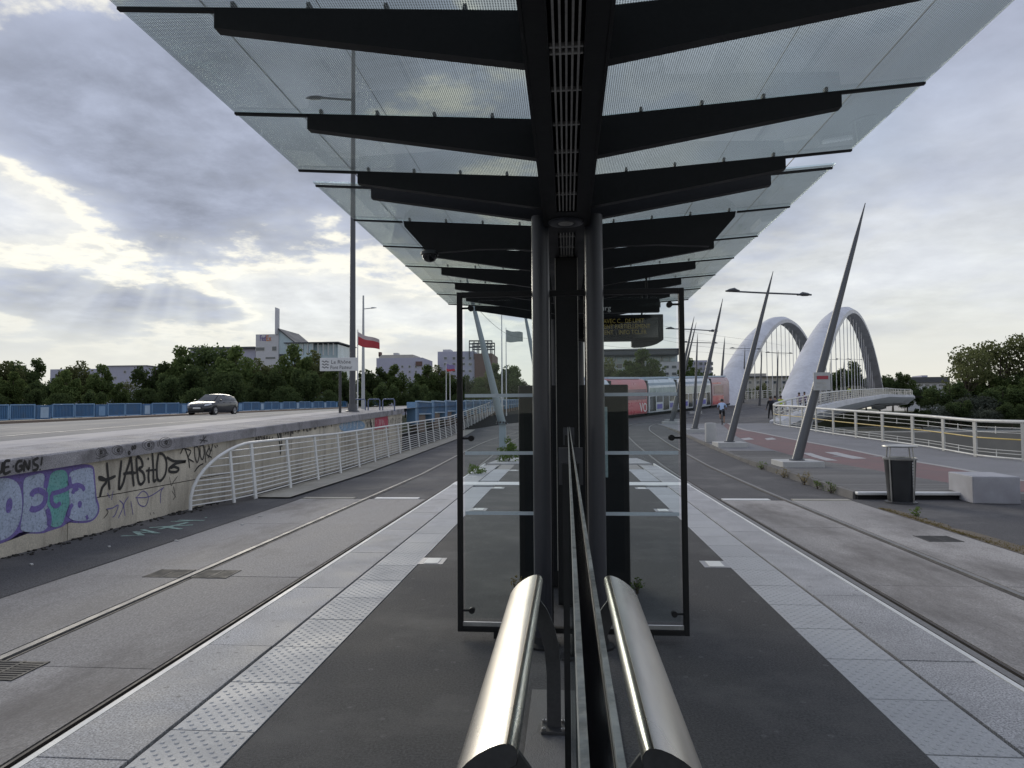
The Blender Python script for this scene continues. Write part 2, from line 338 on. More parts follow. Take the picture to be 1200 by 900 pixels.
# ---------------------------------------------------------------- tram tracks
def rail_mesh(path, d, side):
    """grooved rail: polished head, dark groove, thin lip towards the inside of the track"""
    a = MB(); b = MB(); c = MB(); P = offset(path, d)
    def strip(mb, o0, o1, dz0, dz1):
        secs = []
        for i, p in enumerate(P):
            t = (P[min(i+1, len(P)-1)]-P[max(i-1, 0)]).normalized(); nrm = Vector((t.y, -t.x)); z = gz(p.x, p.y)
            q0 = p+nrm*o0*side; q1 = p+nrm*o1*side; secs.append([(q0.x, q0.y, z+dz0), (q1.x, q1.y, z+dz0), (q1.x, q1.y, z+dz1), (q0.x, q0.y, z+dz1)])
        mb.loft(secs)
    strip(a, -.035, .03, -.06, .002); strip(b, .072, .092, -.06, -.001); strip(c, -.05, .105, -.09, -.028)
    return a, b, c
def track(name, path, label):
    t = thing(name, None, None, (path[0].x, 0, RZ)); t['kind'] = 'structure'
    s = 1 if path[0].x > 0 else -1
    for d, side in ((-.717, 1), (.717, -1)):
        a, b, c = rail_mesh(path, d, side); r = a.build('rail', STEEL, t); b.build('guard_lip', RUST, r); c.build('groove', DARK, r)
    x0 = path[0].x; js = [-13.5, -10.5, -7.3, -4.3, -1.3, 1.75, 4.78, 7.5, 11.08, 14.26]
    inn = 2.47 if s > 0 else 2.47
    strips = [(s*(abs(x0)-.717-.05), s*inn), (s*(abs(x0)-.717+.105), s*(abs(x0)+.717-.105)), (s*(abs(x0)+.717+.05), s*5.75)]
    for y0, y1 in zip(js, js[1:]):
        for xa, xb in strips:
            lo, hi = min(xa, xb), max(xa, xb); dz = random.uniform(-.002, .002)
            MB().bb(lo+.004, hi-.004, y0+.006, y1-.006, RZ-.08, RZ+dz).build('concrete_slab', CONC, t)
    MB().bb(-5.76 if s < 0 else 2.45, -2.45 if s < 0 else 5.76, -13.5, 14.26, RZ-.12, RZ-.05).build('joint_filler', DARK, t)
    return t
tl = track('tram_track', PATH_L, 'l'); tr_ = track('tram_track', PATH_R, 'r')
GRATE = pm('grate_iron', (.045, .042, .04), .3, 8, .7)
def grate(x0, x1, y0, y1, par):
    m = MB(); n = 9
    for i in range(n): yy = lerp(y0, y1, (i+.5)/n); m.bb(x0+.01, x1-.01, yy-(y1-y0)/n*.28, yy+(y1-y0)/n*.28, RZ-.03, RZ+.006)
    for xx in (x0, (x0+x1)/2-.01, x1-.02): m.bb(xx, xx+.02, y0, y1, RZ-.03, RZ+.0075)
    g = m.build('drain_grate', GRATE, par); MB().bb(x0, x1, y0, y1, RZ-.05, RZ+.003).build('pit', DARK, g)
for a in ((-4.85, -4.42, 7.40, 7.78), (-4.28, -3.86, 7.40, 7.78), (-4.30, -3.9, 4.5, 4.86)): grate(*a, tl)
for a in ((5.03, 5.5, 9.95, 10.4), (4.56, 4.9, 4.5, 4.86)): grate(*a, tr_)
# light threshold across each track where the concrete ends
for s, t in ((-1, tl), (1, tr_)):
    for xa, xb in ((2.47, 2.86), (3.2, 4.15), (4.62, 5.75)):
        lo, hi = sorted((s*xa, s*xb)); MB().bb(lo, hi, 14.30, 14.52, RZ-.05, RZ+.006).build('threshold_stone', WHITE_STONE if xa > 2.6 and xa < 4 else KERB, t)
# ---------------------------------------------------------------- platform
PLX = .03
plat = thing('platform', None, None, (0, 0, 0)); plat['kind'] = 'structure'
MB().bb(-2.44, 2.50, -14, 20.5, -.40, -.03).build('platform_body', CONC, plat)
MB().bb(-1.565, 1.635, -14, 20.5, -.1, 0).build('asphalt_surface', ASPH, plat)
def tact_mesh():
    m = MB(); w, l = .435, .600; m.bb(-w/2+.003, w/2-.003, -l/2+.003, l/2-.003, -.06, 0)
    for j in range(16):
        for i in range(6):
            x = -w/2+.036+i*.0727; y = -l/2+.0187+j*.0375
            if j % 2: x += .0363
            if x > w/2-.015: continue
            m.lathe([(.0135, -.001), (.0115, .0018), (.006, .0032)], (x, y, 0), 7)
    return m.mesh('tactile_slab', TACT)
def slab_mesh(w, l, name, mat): return MB().bb(-w/2+.004, w/2-.004, -l/2+.004, l/2-.004, -.08, 0).mesh(name, mat)
TM = tact_mesh(); SMs = slab_mesh(.455, 1.515, 'edge_slab', GRAN)
def inst(name, me, loc, par, rz=0.):
    o = bpy.data.objects.new(name, me); COL.objects.link(o); o.location = loc; o.rotation_euler[2] = rz; o.parent = par; return o
for s in (-1, 1):
    xc = PLX+s*1.822
    y = 3.32-.3-.605*13
    while y < 18.3:
        if not 14.4 < y < 15.4: inst('tactile_slab', TM, (xc, y, random.uniform(0, .002)), plat)
        y += .605
    xo = PLX+s*2.288; y = (3.018 if s < 0 else 4.53)-.7575-1.52*6
    while y < 20:
        if not 14.0 < y < 15.2 or True: inst('edge_slab', SMs, (xo, y, random.uniform(-.001, .002)), plat)
        y += 1.52
    lo, hi = sorted((PLX+s*2.518, PLX+s*2.555)); MB().bb(lo, hi, -14, 20.5, -.14, .001).build('nosing', WHITE_STONE, plat)
    lo, hi = sorted((PLX+s*2.03, PLX+s*2.065)); MB().bb(lo, hi, -14, 20.4, -.04, -.028).build('slot_channel', DARK, plat)
    # pale band across the platform
    lo, hi = sorted((PLX+s*.30, PLX+s*2.56)); MB().bb(lo, hi, 14.55, 15.15, -.02, .008).build('white_band', WHITE_STONE, plat)
    # flush platform lights
    LENS = pm('light_lens', (.74, .74, .70), .05, 5, .35); FRM = pm('light_frame', (.34, .34, .35), .15, 5, .45, metal=.7)
    for yy in (-.4, 3.3-.0*s, 7.18, 10.95, 14.0, 18.1):
        if yy == 3.3: continue
        xl = PLX+s*1.475; fr = MB().bb(xl-.13, xl+.13, yy-.15, yy+.15, -.04, .004).build('inset_light', FRM, plat)
        MB().bb(xl-.075, xl+.075, yy-.12, yy+.12, -.02, .009).build('lens', LENS, fr)
# ramp down at the far end and a low planter edge
m = MB(); m.prism([(-2.44, 20.5, 0), (-2.44, 25, gz(0, 25)), (-2.44, 25, -.6), (-2.44, 20.5, -.6)], (4.94, 0, 0)); m.build('ramp', GRAN, plat)
# ---------------------------------------------------------------- right hand pavement, raised deck, cycle path, promenade
WT = [(44, .62), (46, .68), (53, 1.15), (61, 1.6), (75, 2.2), (90, 2.75), (110, 3.4), (135, 4.25), (152, 4.4), (260, 4.7)]
RAILP = [(1700, 17.0), (1430, 18.8), (1300, 20.2), (1200, 22), (1163, 23.1), (1133, 24.4), (1087, 27), (1033, 30), (973, 34.2), (938, 38.2), (917, 41.3), (908, 43.8), (907, 46), (913, 48.5), (930, 53.5), (950, 61), (975, 74), (1000, 91), (1020, 110), (1040, 135), (1056, 148), (1068, 152)]
RAILXY = [Vector((at_y(px, 480, y).x, y)) for px, y in RAILP]
RX = [(p.y, p.x) for p in RAILXY]
MB().bb(5.76, 40, -15, 14.5, RZ-.2, RZ).build('pavement', ASPH2)['kind'] = 'structure'
rows = []
for y in frange(14.62, 46, 1.0):
    xr = pw(RX, max(y, 17.0)); rows.append([(lerp(6.0, xr+.35, k/10), y) for k in range(11)])
PROM = pm('promenade_concrete', (.19, .19, .20), .22, .7, .85, .35, fine=70, stain=(.145, .145, .15), stain_amt=.7, stain_scale=.5, speck=.2, spf=40)
tag(grid(rows, lambda x, y: pz(y)).build('promenade', PROM), kind='structure')
def px_on(px, py):
    z = 0.
    for _ in range(40):
        p = at_z(px, py, z); z = lerp(z, pz(p.y), .5)
    return p
def sheet(name, pxs, mat, dz=.004, sub=True):
    """flat marking traced on the promenade surface"""
    bm = bmesh.new(); vs = [bm.verts.new(Vector((q.x, max(q.y, 14.66), q.z+dz))) for q in (px_on(*p) for p in pxs)]; bm.faces.new(vs)
    bmesh.ops.triangulate(bm, faces=bm.faces)
    for _ in range(4): bmesh.ops.subdivide_edges(bm, edges=[e for e in bm.edges if e.calc_length() > 1.2], cuts=1, use_grid_fill=True)
    for v in bm.verts: v.co.z = pz(v.co.y)+dz
    me = bpy.data.meshes.new(name); bm.to_mesh(me); bm.free(); me.materials.append(mat); o = bpy.data.objects.new(name, me); COL.objects.link(o); o['kind'] = 'structure'; return o
RED = pm('red_cycle_asphalt', (.175, .105, .105), .22, 1.0, .85, .5, fine=110, stain=(.13, .10, .10), stain_amt=.6)
CONE = pm('pale_kerb', (.32, .31, .30), .15, 2, .75, .3)
red = [(1330, 632), (1200, 592), (1150, 584), (1100, 575), (1060, 571), (1000, 559), (960, 546), (925, 533), (875, 518), (856, 507), (848, 499), (852, 495), (870, 503), (890, 507), (930, 515), (1000, 528), (1100, 545.5), (1200, 564), (1330, 588)]
sheet('cycle_path', red, RED)
def path_line(name, pxs, w, mat, dz):
    P = [q for q in (px_on(*p) for p in pxs) if q.y > 14.6]; P = catmull([tuple(p) for p in P], 6); secs = []
    for i, p in enumerate(P):
        t = (P[min(i+1, len(P)-1)]-P[max(i-1, 0)]); t.z = 0; t.normalize(); n_ = Vector((t.y, -t.x, 0))*w/2; secs.append([(q.x, q.y, pz(q.y)+dz) for q in (p-n_, p+n_)])
    o = MB().loft(secs, closed=False, cap=False).build(name, mat); o['kind'] = 'structure'; return o
path_line('path_edging', [(1330, 588), (1200, 564), (1100, 545.5), (1000, 528), (930, 515), (890, 507), (868, 502.5), (854, 496), (851, 493), (858, 491), (876, 490), (905, 489.5)], .22, CONE, .007)
for q in ([(940, 531), (950, 531), (982, 540), (968, 540)], [(966, 530), (980, 530), (1016, 537.5), (1000, 538)], [(868, 514), (878, 513), (884, 515), (872, 516)], [(896, 514), (905, 513), (910, 515), (899, 516)]):
    sheet('road_marking', q, PAINT, .009)
# raised timber deck
WOOD = pm('deck_timber', (.15, .145, .14), .3, 1.2, .8, .5, fine=40, stain=(.10, .095, .09), stain_amt=.6, aniso=(.25, 3, 1), objr=.18)
deck = thing('timber_deck', None, None, (7.2, 15, RZ)); deck['kind'] = 'structure'
y = 14.64
k = 0
while y < 26:
    w = .145; xr = lerp(8.75, 7.7, max(0, (y-15)/11)); xl = 6.02
    MB().bb(xl, xr, y, y+w-.008, pz(y)-.06, pz(y)+.012+.002*(k % 2)).build('plank', WOOD, deck); y += w; k += 1
WHT = pm('white_painted_steel', (.66, .67, .66), .08, 4, .42, 0, stain=(.42, .40, .37), stain_amt=.45, stain_scale=4)
MB().bb(5.95, 8.3, 14.5, 14.62, RZ-.1, RZ+.075).build('riser_shadow', DARK, deck); MB().bb(8.3, 30, 14.5, 14.62, RZ-.1, -.135).build('step_stone', CONE, deck)  # near-black riser: the shadow under the edge beam is put into its colour
MB().bb(5.93, 8.3, 14.44, 14.60, RZ+.09, RZ+.155).build('edge_beam', WHT, deck, bevel=.02)
MB().bb(5.9, 6.0, 14.5, 46, -.5, -.28).build('kerb_base', DARK, deck)
# kerb line beside the right track
KSTONE = pm('kerb_stone', (.13, .125, .12), .3, 3, .85, .4, objr=.15, speck=.2)
kb = thing('kerb', None, None, (6, 15, RZ)); kb['kind'] = 'structure'
for y in frange(14.6, 45, 1.0)[:-1]:
    m = MB(); m.loft([[(5.88, yy, gz(6, yy)-.1), (6.0, yy, gz(6, yy)-.1), (6.0, yy, pz(yy)+.012), (5.90, yy, pz(yy)+.006)] for yy in (y+.005, y+.99)]); m.build('kerb_stone', KSTONE, kb)
# ---------------------------------------------------------------- shelter
BLK = pm('charcoal_steel', (.011, .0112, .012), .18, 3, .55, .05, spec=.25, fine=50, stain=(.019, .019, .021), stain_amt=.5, stain_scale=3)
BLK2 = pm('charcoal_column', (.026, .028, .036), .12, 2, .38, .03, stain=(.036, .037, .045), stain_amt=.4)
BLKG = pm('black_gloss', (.008, .008, .010), .1, 3, .10, 0, spec=.6, rvar=.04)
GRIL = pm('grille_steel', (.27, .26, .24), .2, 5, .5)
CANOPY = glassm('fritted_canopy_glass', (.68, .705, .67), .38, .0105, .85, (.26, .27, .255)); CANCLR = glassm('canopy_glass_top', (.90, .95, .95), 0, refl=.5)
GLASS = glassm('clear_glass', (.93, .96, .96), 0, refl=.35)
BAND = pm('frosted_band', (.50, .58, .64), .06, 5, .5)
def roof_z(x): return 3.168+.066*abs(x)
shel = thing('tram_shelter', 'charcoal steel platform shelter with butterfly roof of dotted glass panes', 'shelter', (0, 4.66, 0))
CX = .01
def rafter_mesh(deep):
    m = MB(); t = .055
    def p(x, z): return (x, -t/2, z)
    top = lambda x: roof_z(x)-.008
    if deep: prof = [p(.14, top(.14)), p(1.41, top(1.41)), p(1.40, top(1.41)-.05), p(1.19, 2.965), p(.75, 2.99), p(.45, 2.985), p(.14, 2.945)]
    else: prof = [p(.14, top(.14)), p(1.43, top(1.43)), p(1.43, top(1.43)-.085), p(.14, 2.955)]
    m.prism(prof, (0, t, 0))
    m.prism([p(1.42, top(1.42)), p(1.85, top(1.85)), p(1.85, top(1.85)-.012), p(1.42, top(1.42)-.014)], (0, t*.4, 0))
    for x in (.4, .72, 1.04, 1.36): m.box((x, 0, roof_z(x)+.014), (.016, .03, .022))
    return m
def mirror(m):
    r = MB(); r.v = [Vector((-v.x, v.y, v.z)) for v in m.v]; r.f = [tuple(reversed(f)) for f in m.f]; return r
RM = {}
for dp in (0, 1):
    a = rafter_mesh(dp); RM[dp, 1] = a.mesh('rafter', BLK); RM[dp, -1] = mirror(a).mesh('rafter', BLK)
MA = [-2.03, -1.1, -.16, .78, 1.72, 2.66, 3.60, 4.50]; MA[5] = 2.61; MBY = [4.82, 5.72, 6.66, 7.60, 8.54, 9.48, 10.42]
for ys in (MA, MBY):
    for y in ys:
        for s in (-1, 1): inst('rafter', RM[int(y == 5.72), s], (CX, y-4.66, 0), shel)
    for i, (a, b) in enumerate(zip(ys, ys[1:])):
        a += (-.05 if i == 0 else .004); b += (.05 if i == len(ys)-2 else -.004)
        for s in (-1, 1):
            m = MB(); x0, x1 = .15, 1.86
            m.prism([(CX+s*x0, a, roof_z(x0)), (CX+s*x1, a, roof_z(x1)), (CX+s*x1, a, roof_z(x1)+.012), (CX+s*x0, a, roof_z(x0)+.012)], (0, b-a, 0)); gp_ = m.build('glass_pane', [CANCLR, CANOPY], shel)
            for pl in gp_.data.polygons: pl.material_index = int(pl.normal.z < -.5)
# spine with its grille
sp = MB()
for s in (-1, 1):
    sp.bb(*sorted((CX+s*.062, CX+s*.150)), -2.1, 10.5, 2.87, 2.885); sp.bb(*sorted((CX+s*.142, CX+s*.154)), -2.1, 10.5, 2.866, 3.18); sp.bb(*sorted((CX+s*.062, CX+s*.070)), -2.1, 10.5, 2.885, 2.97)
sp.bb(CX-.14, CX+.14, -2.1, 10.5, 3.14, 3.19); sp.bb(CX-.07, CX+.07, 4.28, 4.78, 2.868, 2.884)
spine = sp.build('spine_beam', BLK, shel)
for k in range(5):
    x = CX-.044+.022*k
    for y0, y1 in ((-2.1, 4.27), (4.79, 10.45)): MB().bb(x-.004, x+.004, y0, y1, 2.872, 2.892).build('grille_bar', GRIL, spine)
y = -1.9
while y < 10.4:
    if not 4.25 < y < 4.8:
        for dy in ((0, .045) if abs(y-2.325) < .05 else (0,)): MB().bb(CX-.06, CX+.06, y+dy-.006, y+dy+.006, 2.874, 2.890).build('cross_bar', GRIL, spine)
    y += .325
m = MB(); m.lathe([(.118, 2.868), (.118, 2.858), (.10, 2.852), (.06, 2.855)], (CX-.005, 4.5, 0), 28); m.build('speaker_ring', BLK2, spine, smooth=True)
MB().lathe([(.055, 2.857), (.045, 2.850), (.01, 2.848)], (CX-.005, 4.5, 0), 24).build('speaker_cone', GRIL, spine, smooth=True)
# columns
for y in (4.66, 10.0):
    for s in (-1, 1):
        c = MB().tube([(CX+s*.185, y, 0), (CX+s*.185, y, 2.95)], .062, 24).build('column', BLK2, shel, smooth=True)
        MB().lathe([(.11, 0), (.11, .015), (.075, .03), (.064, .07)], (CX+s*.185, y, 0), 20).build('base_collar', BLK, c, smooth=True)
# central service pylon under the spine
m = MB(); m.bb(-.085, .095, 5.55, 5.70, .02, 2.868); py_ = m.build('service_pylon', BLK, shel, bevel=.006)
for x in (-.089, .093): MB().bb(x, x+.006, 5.54, 5.552, .3, 2.86).build('edge_trim', GRIL, py_)
# ---------------------------------------------------------------- framed glass screen across the platform
scr = thing('glass_screen', 'framed glass wind screen standing crosswise behind the first column pair', 'screen', (CX, 4.8, 0))
m = MB(); x0, x1, z0, z1 = -.785, .825, .045, 2.455; t = .036
m.bb(x0, x0+t, 4.775, 4.825, z0, z1); m.bb(x1-t, x1, 4.775, 4.825, z0, z1); m.bb(x0+t, x1-t, 4.775, 4.825, z1-t, z1); m.bb(x0+t, x1-t, 4.775, 4.825, z0, z0+t)
m.build('frame', BLK, scr, bevel=.003)
ALU = pm('aluminium', (.55, .56, .57), .1, 5, .35, metal=1.)
for a, b in ((x0+t, -.14), (.16, x1-t)): MB().bb(a, b, 4.785, 4.80, z0+t+.002, z0+t+.03).build('sill_profile', ALU, scr)
for x in (-.125, .145): MB().bb(x-.018, x+.018, 4.78, 4.82, z0+t, z1-t).build('inner_post', BLK, scr)
for x in (-.5, .55): MB().bb(x-.03, x+.03, 4.78, 4.82, 0, z0).build('foot', BLK, scr)
for a, b in ((x0+.055, -.155), (.175, x1-.055)):
    g = MB().bb(a, b, 4.796, 4.804, z0+.09, z1-.06).build('glass_pane', GLASS, scr)
    for z in (1.71, 1.30, .875): MB().bb(a, b, 4.790, 4.795, z-.012, z+.012).build('frosted_band', BAND, g)
    for xe, d in ((a, -1), (b, 1)):
        for z in (2.34, 1.405, .19):
            k = MB(); xk = xe-d*.045; k.tube([(xk, 4.778, z), (xk, 4.812, z)], .021, 14); k.tube([(xk, 4.79, z), (xe+d*.05, 4.79, z)], .0075, 8); k.build('clamp', BLK, scr, smooth=True)
# ---------------------------------------------------------------- leaning rails
STAIN = pm('brushed_stainless', (.46, .445, .415), .14, 2.0, .29, .02, metal=1., fine=14, stain=(.50, .44, .36), stain_amt=.35, stain_scale=5, aniso=(1, .25, 1), rvar=.08)
DKS = pm('dark_steel', (.055, .055, .058), .2, 6, .5, metal=.4)
BOLT = pm('bolt_zinc', (.35, .34, .33), .2, 20, .4, metal=1.)
prof = [(-.136, .705), (-.133, .722), (-.134, .737), (-.141, .750), (-.150, .7565), (-.158, .7575), (-.1605, .7525), (-.163, .7580), (-.18, .7555), (-.205, .746), (-.235, .729), (-.262, .708), (-.285, .683), (-.300, .658), (-.303, .645), (-.295, .640), (-.27, .652), (-.23, .672), (-.19, .688), (-.15, .698)]
def lean_rail(s, label):
    def X(x): return x if s < 0 else .045-x
    t = thing('leaning_rail', label, 'rail', (X(-.1), 2.6, 0))
    ya, yb = 1.735, 3.50
    secs = [[(X(x), y, z) for x, z in prof] for y in (ya, 2.2, 2.8, yb)]
    MB().loft(secs, cap=False).build('rail_tube', STAIN, t, smooth=True)
    for y in (ya+.004, yb-.004): MB().prism([(X(lerp(x, -.215, .015)), y-.002, lerp(z, .70, .015)) for x, z in prof], (0, .004, 0)).build('end_cap', DKS, t)
    for y in (1.93, 3.44):
        out = [(-.255, .668), (-.20, .685), (-.155, .66), (-.11, .60), (-.075, .52), (-.052, .42), (-.045, .30), (-.045, .02)]
        inn = [(-.115, .02), (-.115, .28), (-.125, .40), (-.15, .49), (-.185, .565), (-.225, .62), (-.262, .645)]
        b = MB().prism([(X(x), y-.007, z) for x, z in out+inn], (0, .014, 0)).build('bracket', DKS, t, bevel=.002)
        lo, hi = sorted((X(-.145), X(-.02))); MB().bb(lo, hi, y-.06, y+.06, .008, .022).build('base_plate', DKS, b, bevel=.002)
        for xx in (-.13, -.035):
            for yy in (-.045, .045): MB().lathe([(.011, .02), (.011, .034), (.006, .04)], (X(xx), y+yy, 0), 6).build('bolt', BOLT, b)
    return t
lean_rail(-1, 'brushed steel leaning rail on curved brackets, on the graffiti wall side of the divider')
lean_rail(1, 'brushed steel leaning rail on curved brackets, on the arch bridge side of the divider')
DGRAN = pm('dark_granite', (.10, .10, .105), .35, 3, .6, .5, fine=220)
MB().bb(-.215, .25, .6, 3.92, -.02, .007).build('base_stone', DGRAN, plat)
# ---------------------------------------------------------------- low glass divider between the rails
dv = thing('glass_divider', 'low glass divider on short posts between the two leaning rails', 'divider', (.01, 2.2, 0))
EDGE = pm('ground_glass_edge', (.22, .24, .24), .5, 20, .5, .2, fine=90)
MB().bb(.0035, .0155, .10, 4.40, .16, 1.478).build('glass_pane', GLASS, dv)
for x0, x1, z in ((.0030, .0058, 1.493), (.0142, .0166, 1.493)): MB().bb(x0, x1, .10, 4.40, 1.465, z).build('edge_strip', EDGE, dv)
MB().bb(.0060, .0140, .10, 4.40, 1.47, 1.488).build('edge_gasket', BLKG, dv)
for y in (2.06, 4.44):
    for x0, x1 in ((-.016, .0025), (.017, .034)):
        p = MB().bb(x0, x1, y-.03, y+.03, .008, 1.44).build('post', BLK, dv)
    MB().bb(-.027, .0028, y-.004, y+.010, 1.375, 1.487).build('clamp_plate', BLK2, dv); MB().bb(.017, .046, y-.004, y+.010, 1.375, 1.487).build('clamp_plate', BLK2, dv)
    MB().bb(-.05, .07, y-.06, y+.06, .007, .02).build('foot_plate', DKS, dv)
# ---------------------------------------------------------------- black poster cabinet
cb = thing('poster_cabinet', 'tall black poster cabinet with glossy front behind the glass screen', 'cabinet', (.05, 6.25, 0))
MB().bb(-.44, .55, 6.12, 6.40, .02, 1.83).build('case', BLK, cb, bevel=.012)
MB().bb(-.39, .50, 6.112, 6.119, .16, 1.70).build('glass_front', pm('cabinet_glass', (.010, .011, .013), .3, 2, .45, spec=.15), cb)
POST = pm('poster_paper', (.05, .055, .06), .5, 5, .25)
MB().bb(.33, .36, 6.105, 6.1105, 1.0, 1.63).build('pale_strip', pm('blue_green_strip', (.30, .40, .42), .2, 6, .4), cb)  # pale blue-green upright strip set on the cabinet front
MB().bb(-.40, .51, 6.16, 6.36, 0, .02).build('plinth', DKS, cb)
# ---------------------------------------------------------------- displays
def text_mesh(s, size, extr=0.):
    cu = bpy.data.curves.new('t', 'FONT'); cu.body = s; cu.size = size; cu.extrude = extr; cu.resolution_u = 2
    o = bpy.data.objects.new('t', cu); COL.objects.link(o); dg = bpy.context.evaluated_depsgraph_get(); me = bpy.data.meshes.new_from_object(o.evaluated_get(dg)); bpy.data.objects.remove(o); return me
def text_obj(s, size, loc, rx, mat, parent, sx=1.0, name='lettering', rz=0., align='l', extr=.001):
    me = text_mesh(s, size, extr); xs = [v.co.x for v in me.vertices]; w = max(xs)
    if align == 'r': me.transform(Matrix.Translation((-w, 0, 0)))
    if align == 'c': me.transform(Matrix.Translation((-w/2, 0, 0)))
    me.transform(Matrix.Diagonal((sx, 1, 1, 1))); me.materials.clear(); me.materials.append(mat)
    o = bpy.data.objects.new(name, me); COL.objects.link(o); o.rotation_euler = (rx, 0, rz); o.parent = parent
    o.location = Vector(loc)-Vector(parent['_o'] if parent and '_o' in parent else (0, 0, 0)); return o
AMBER = emitm('amber_led', (.16, .125, .03), .10)
ld = thing('led_display', 'black hanging passenger display with amber lettering and rounded speaker lobe', 'display', (.7, 9.0, 2.5))
MB().bb(.10, 1.27, 8.93, 9.10, 2.515, 2.855).build('case', BLK, ld, bevel=.01)
lob = [(.86, 2.514), (.86, 2.44), (.90, 2.427), (1.0, 2.43), (1.12, 2.45), (1.2, 2.475), (1.265, 2.514)]
MB().prism([(x, 8.95, z) for x, z in lob], (0, .13, 0)).build('speaker_lobe', BLK, ld)
scn = MB().bb(.14, 1.20, 8.922, 8.9285, 2.55, 2.81).build('screen', BLKG, ld)
for i, (s, xr) in enumerate((("AVEC C... DE LIMIT", 1.02), ("CIRCULENT PARTIELLEMENT", 1.10), ("CLIENT  . INFO TCL.FR", 1.05))): text_obj(s, .082, (xr, 8.919, 2.745-.075*i), rad(90), AMBER, ld, sx=.78, align='r')
for x in (.3, 1.0): MB().tube([(x, 9.0, 2.85), (x, 9.0, 3.2)], .012, 8).build('hanger', BLK, ld)
sg = thing('station_sign', 'black hanging station name board with small white lettering', 'sign', (.6, 7.62, 2.7))
MB().bb(.10, 1.04, 7.57, 7.65, 2.69, 2.84).build('board', BLK, sg, bevel=.006)
WL = pm('white_lettering', (.62, .62, .62), .05, 5, .5)
text_obj('Debourg', .085, (.50, 7.567, 2.715), rad(90), WL, sg, align='r')
for x in (.25, .9): MB().tube([(x, 7.61, 2.84), (x, 7.61, 3.2)], .01, 8).build('hanger', BLK, sg)
cm = thing('security_camera', 'small domed security camera hung under the chamfered rafter end', 'camera', (-1.17, 5.72, 2.9))
MB().lathe([(.05, 2.99), (.075, 2.975), (.078, 2.95)], (-1.17, 5.70, 0), 18).build('housing', DKS, cm, smooth=True)
MB().lathe([(.066, 2.952), (.062, 2.925), (.045, 2.90), (.015, 2.888)], (-1.17, 5.70, 0), 18).build('dome', BLKG, cm, smooth=True)
# overhead line above each track
WIRE = pm('copper_wire', (.05, .05, .05), .1, 5, .5)
for nm, s, xx, z in (('contact', -1, 3.64, 5.75), ('contact', 1, 3.785, 5.75), ('feeder', -1, 3.2, 6.95), ('feeder', 1, 3.3, 6.95)):
    path = PATH_L if s < 0 else PATH_R; dd = (xx-abs(path[0].x))*s
    pts = [(p.x+dd, p.y, z+gz(p.x, p.y)+.27) for p in path if p.y < 90]
    sd = 'wall' if s < 0 else 'bridge'
    tag(MB().tube(pts, .009, 6).build('overhead_wire', WIRE), f'{"thin contact" if nm == "contact" else "higher feeder"} wire above the tram track on the {"graffiti wall" if s < 0 else "promenade"} side', 'wire')
# ---------------------------------------------------------------- retaining wall with graffiti
WX = -7.36
def cz(y): return 1.01+.0335*(y-8.19)              # top of the coping
WALLC = pm('wall_concrete', (.50, .46, .38), .2, .8, .85, .5, fine=60, stain=(.24, .215, .18), stain_amt=.8, stain_scale=1.3, speck=.12, spf=50, objr=.05, aniso=(1, 2.2, .55))
COPE = pm('coping_stone', (.27, .262, .275), .25, 1.6, .85, .5, fine=80, stain=(.12, .115, .12), stain_amt=.85, stain_scale=1.9, speck=.25, spf=60, objr=.14)
wall = thing('retaining_wall', 'beige concrete retaining wall covered in graffiti under a grey coping', 'wall', (WX, 12, RZ))
ys = [29.7-4.05*k for k in range(12)][::-1]
for a, b in zip(ys, ys[1:]):
    MB().bb(WX-.4, WX+random.uniform(-.002, .002), a+.008, b-.008, RZ-.2, .275).build('wall_panel', WALLC, wall)
    d = WX+random.uniform(-.002, .002); m = MB(); m.prism([(d, a+.008, .29), (d, b-.008, .29), (d, b-.008, cz(b)-.22), (d, a+.008, cz(a)-.22)], (-.4, 0, 0)); m.build('wall_panel', WALLC, wall)
m = MB(); m.prism([(WX-.02, -14.8, RZ), (WX-.02, 29.69, RZ), (WX-.02, 29.69, cz(29.7)-.2), (WX-.02, -14.8, cz(-14.8)-.2)], (-.35, 0, 0)); m.build('joint_backing', DARK, wall)
ysc = [29.8-1.32*k for k in range(34)][::-1]
for a, b in zip(ysc, ysc[1:]):
    dx = random.uniform(-.004, .004); h = .215
    m = MB(); m.loft([[(-7.285+dx, y, cz(y)-h), (-7.285+dx, y, cz(y)-.02), (-7.31+dx, y, cz(y)), (-8.74, y, cz(y)+.01), (-8.74, y, cz(y)-h)] for y in (a+.004, b-.004)]); m.build('coping_stone', COPE, wall)
def ribbon(mb, pts, w, nrm, closed=False):
    pts = [Vector(p) for p in pts]; nrm = Vector(nrm).normalized(); L_ = []
    if closed: pts = pts+[pts[0]]
    for i, p in enumerate(pts):
        d = (pts[min(i+1, len(pts)-1)]-pts[max(i-1, 0)])
        if d.length < 1e-6: d = Vector((0, 1, 0))
        s = nrm.cross(d.normalized()); ww = w*(.75 if i in (0, len(pts)-1) else 1.0)/2; L_.append((p+s*ww, p-s*ww))
    for (a, b), (c, d) in zip(L_, L_[1:]): mb.add([a, b, d, c], [(0, 1, 2, 3)])
def smooth2(pts, n=4):
    return [tuple(p) for p in catmull(pts, n)] if len(pts) > 2 else pts
def tracer(ox, oy, sc_): return lambda p: (ox+p[0]/sc_, oy+p[1]/sc_)
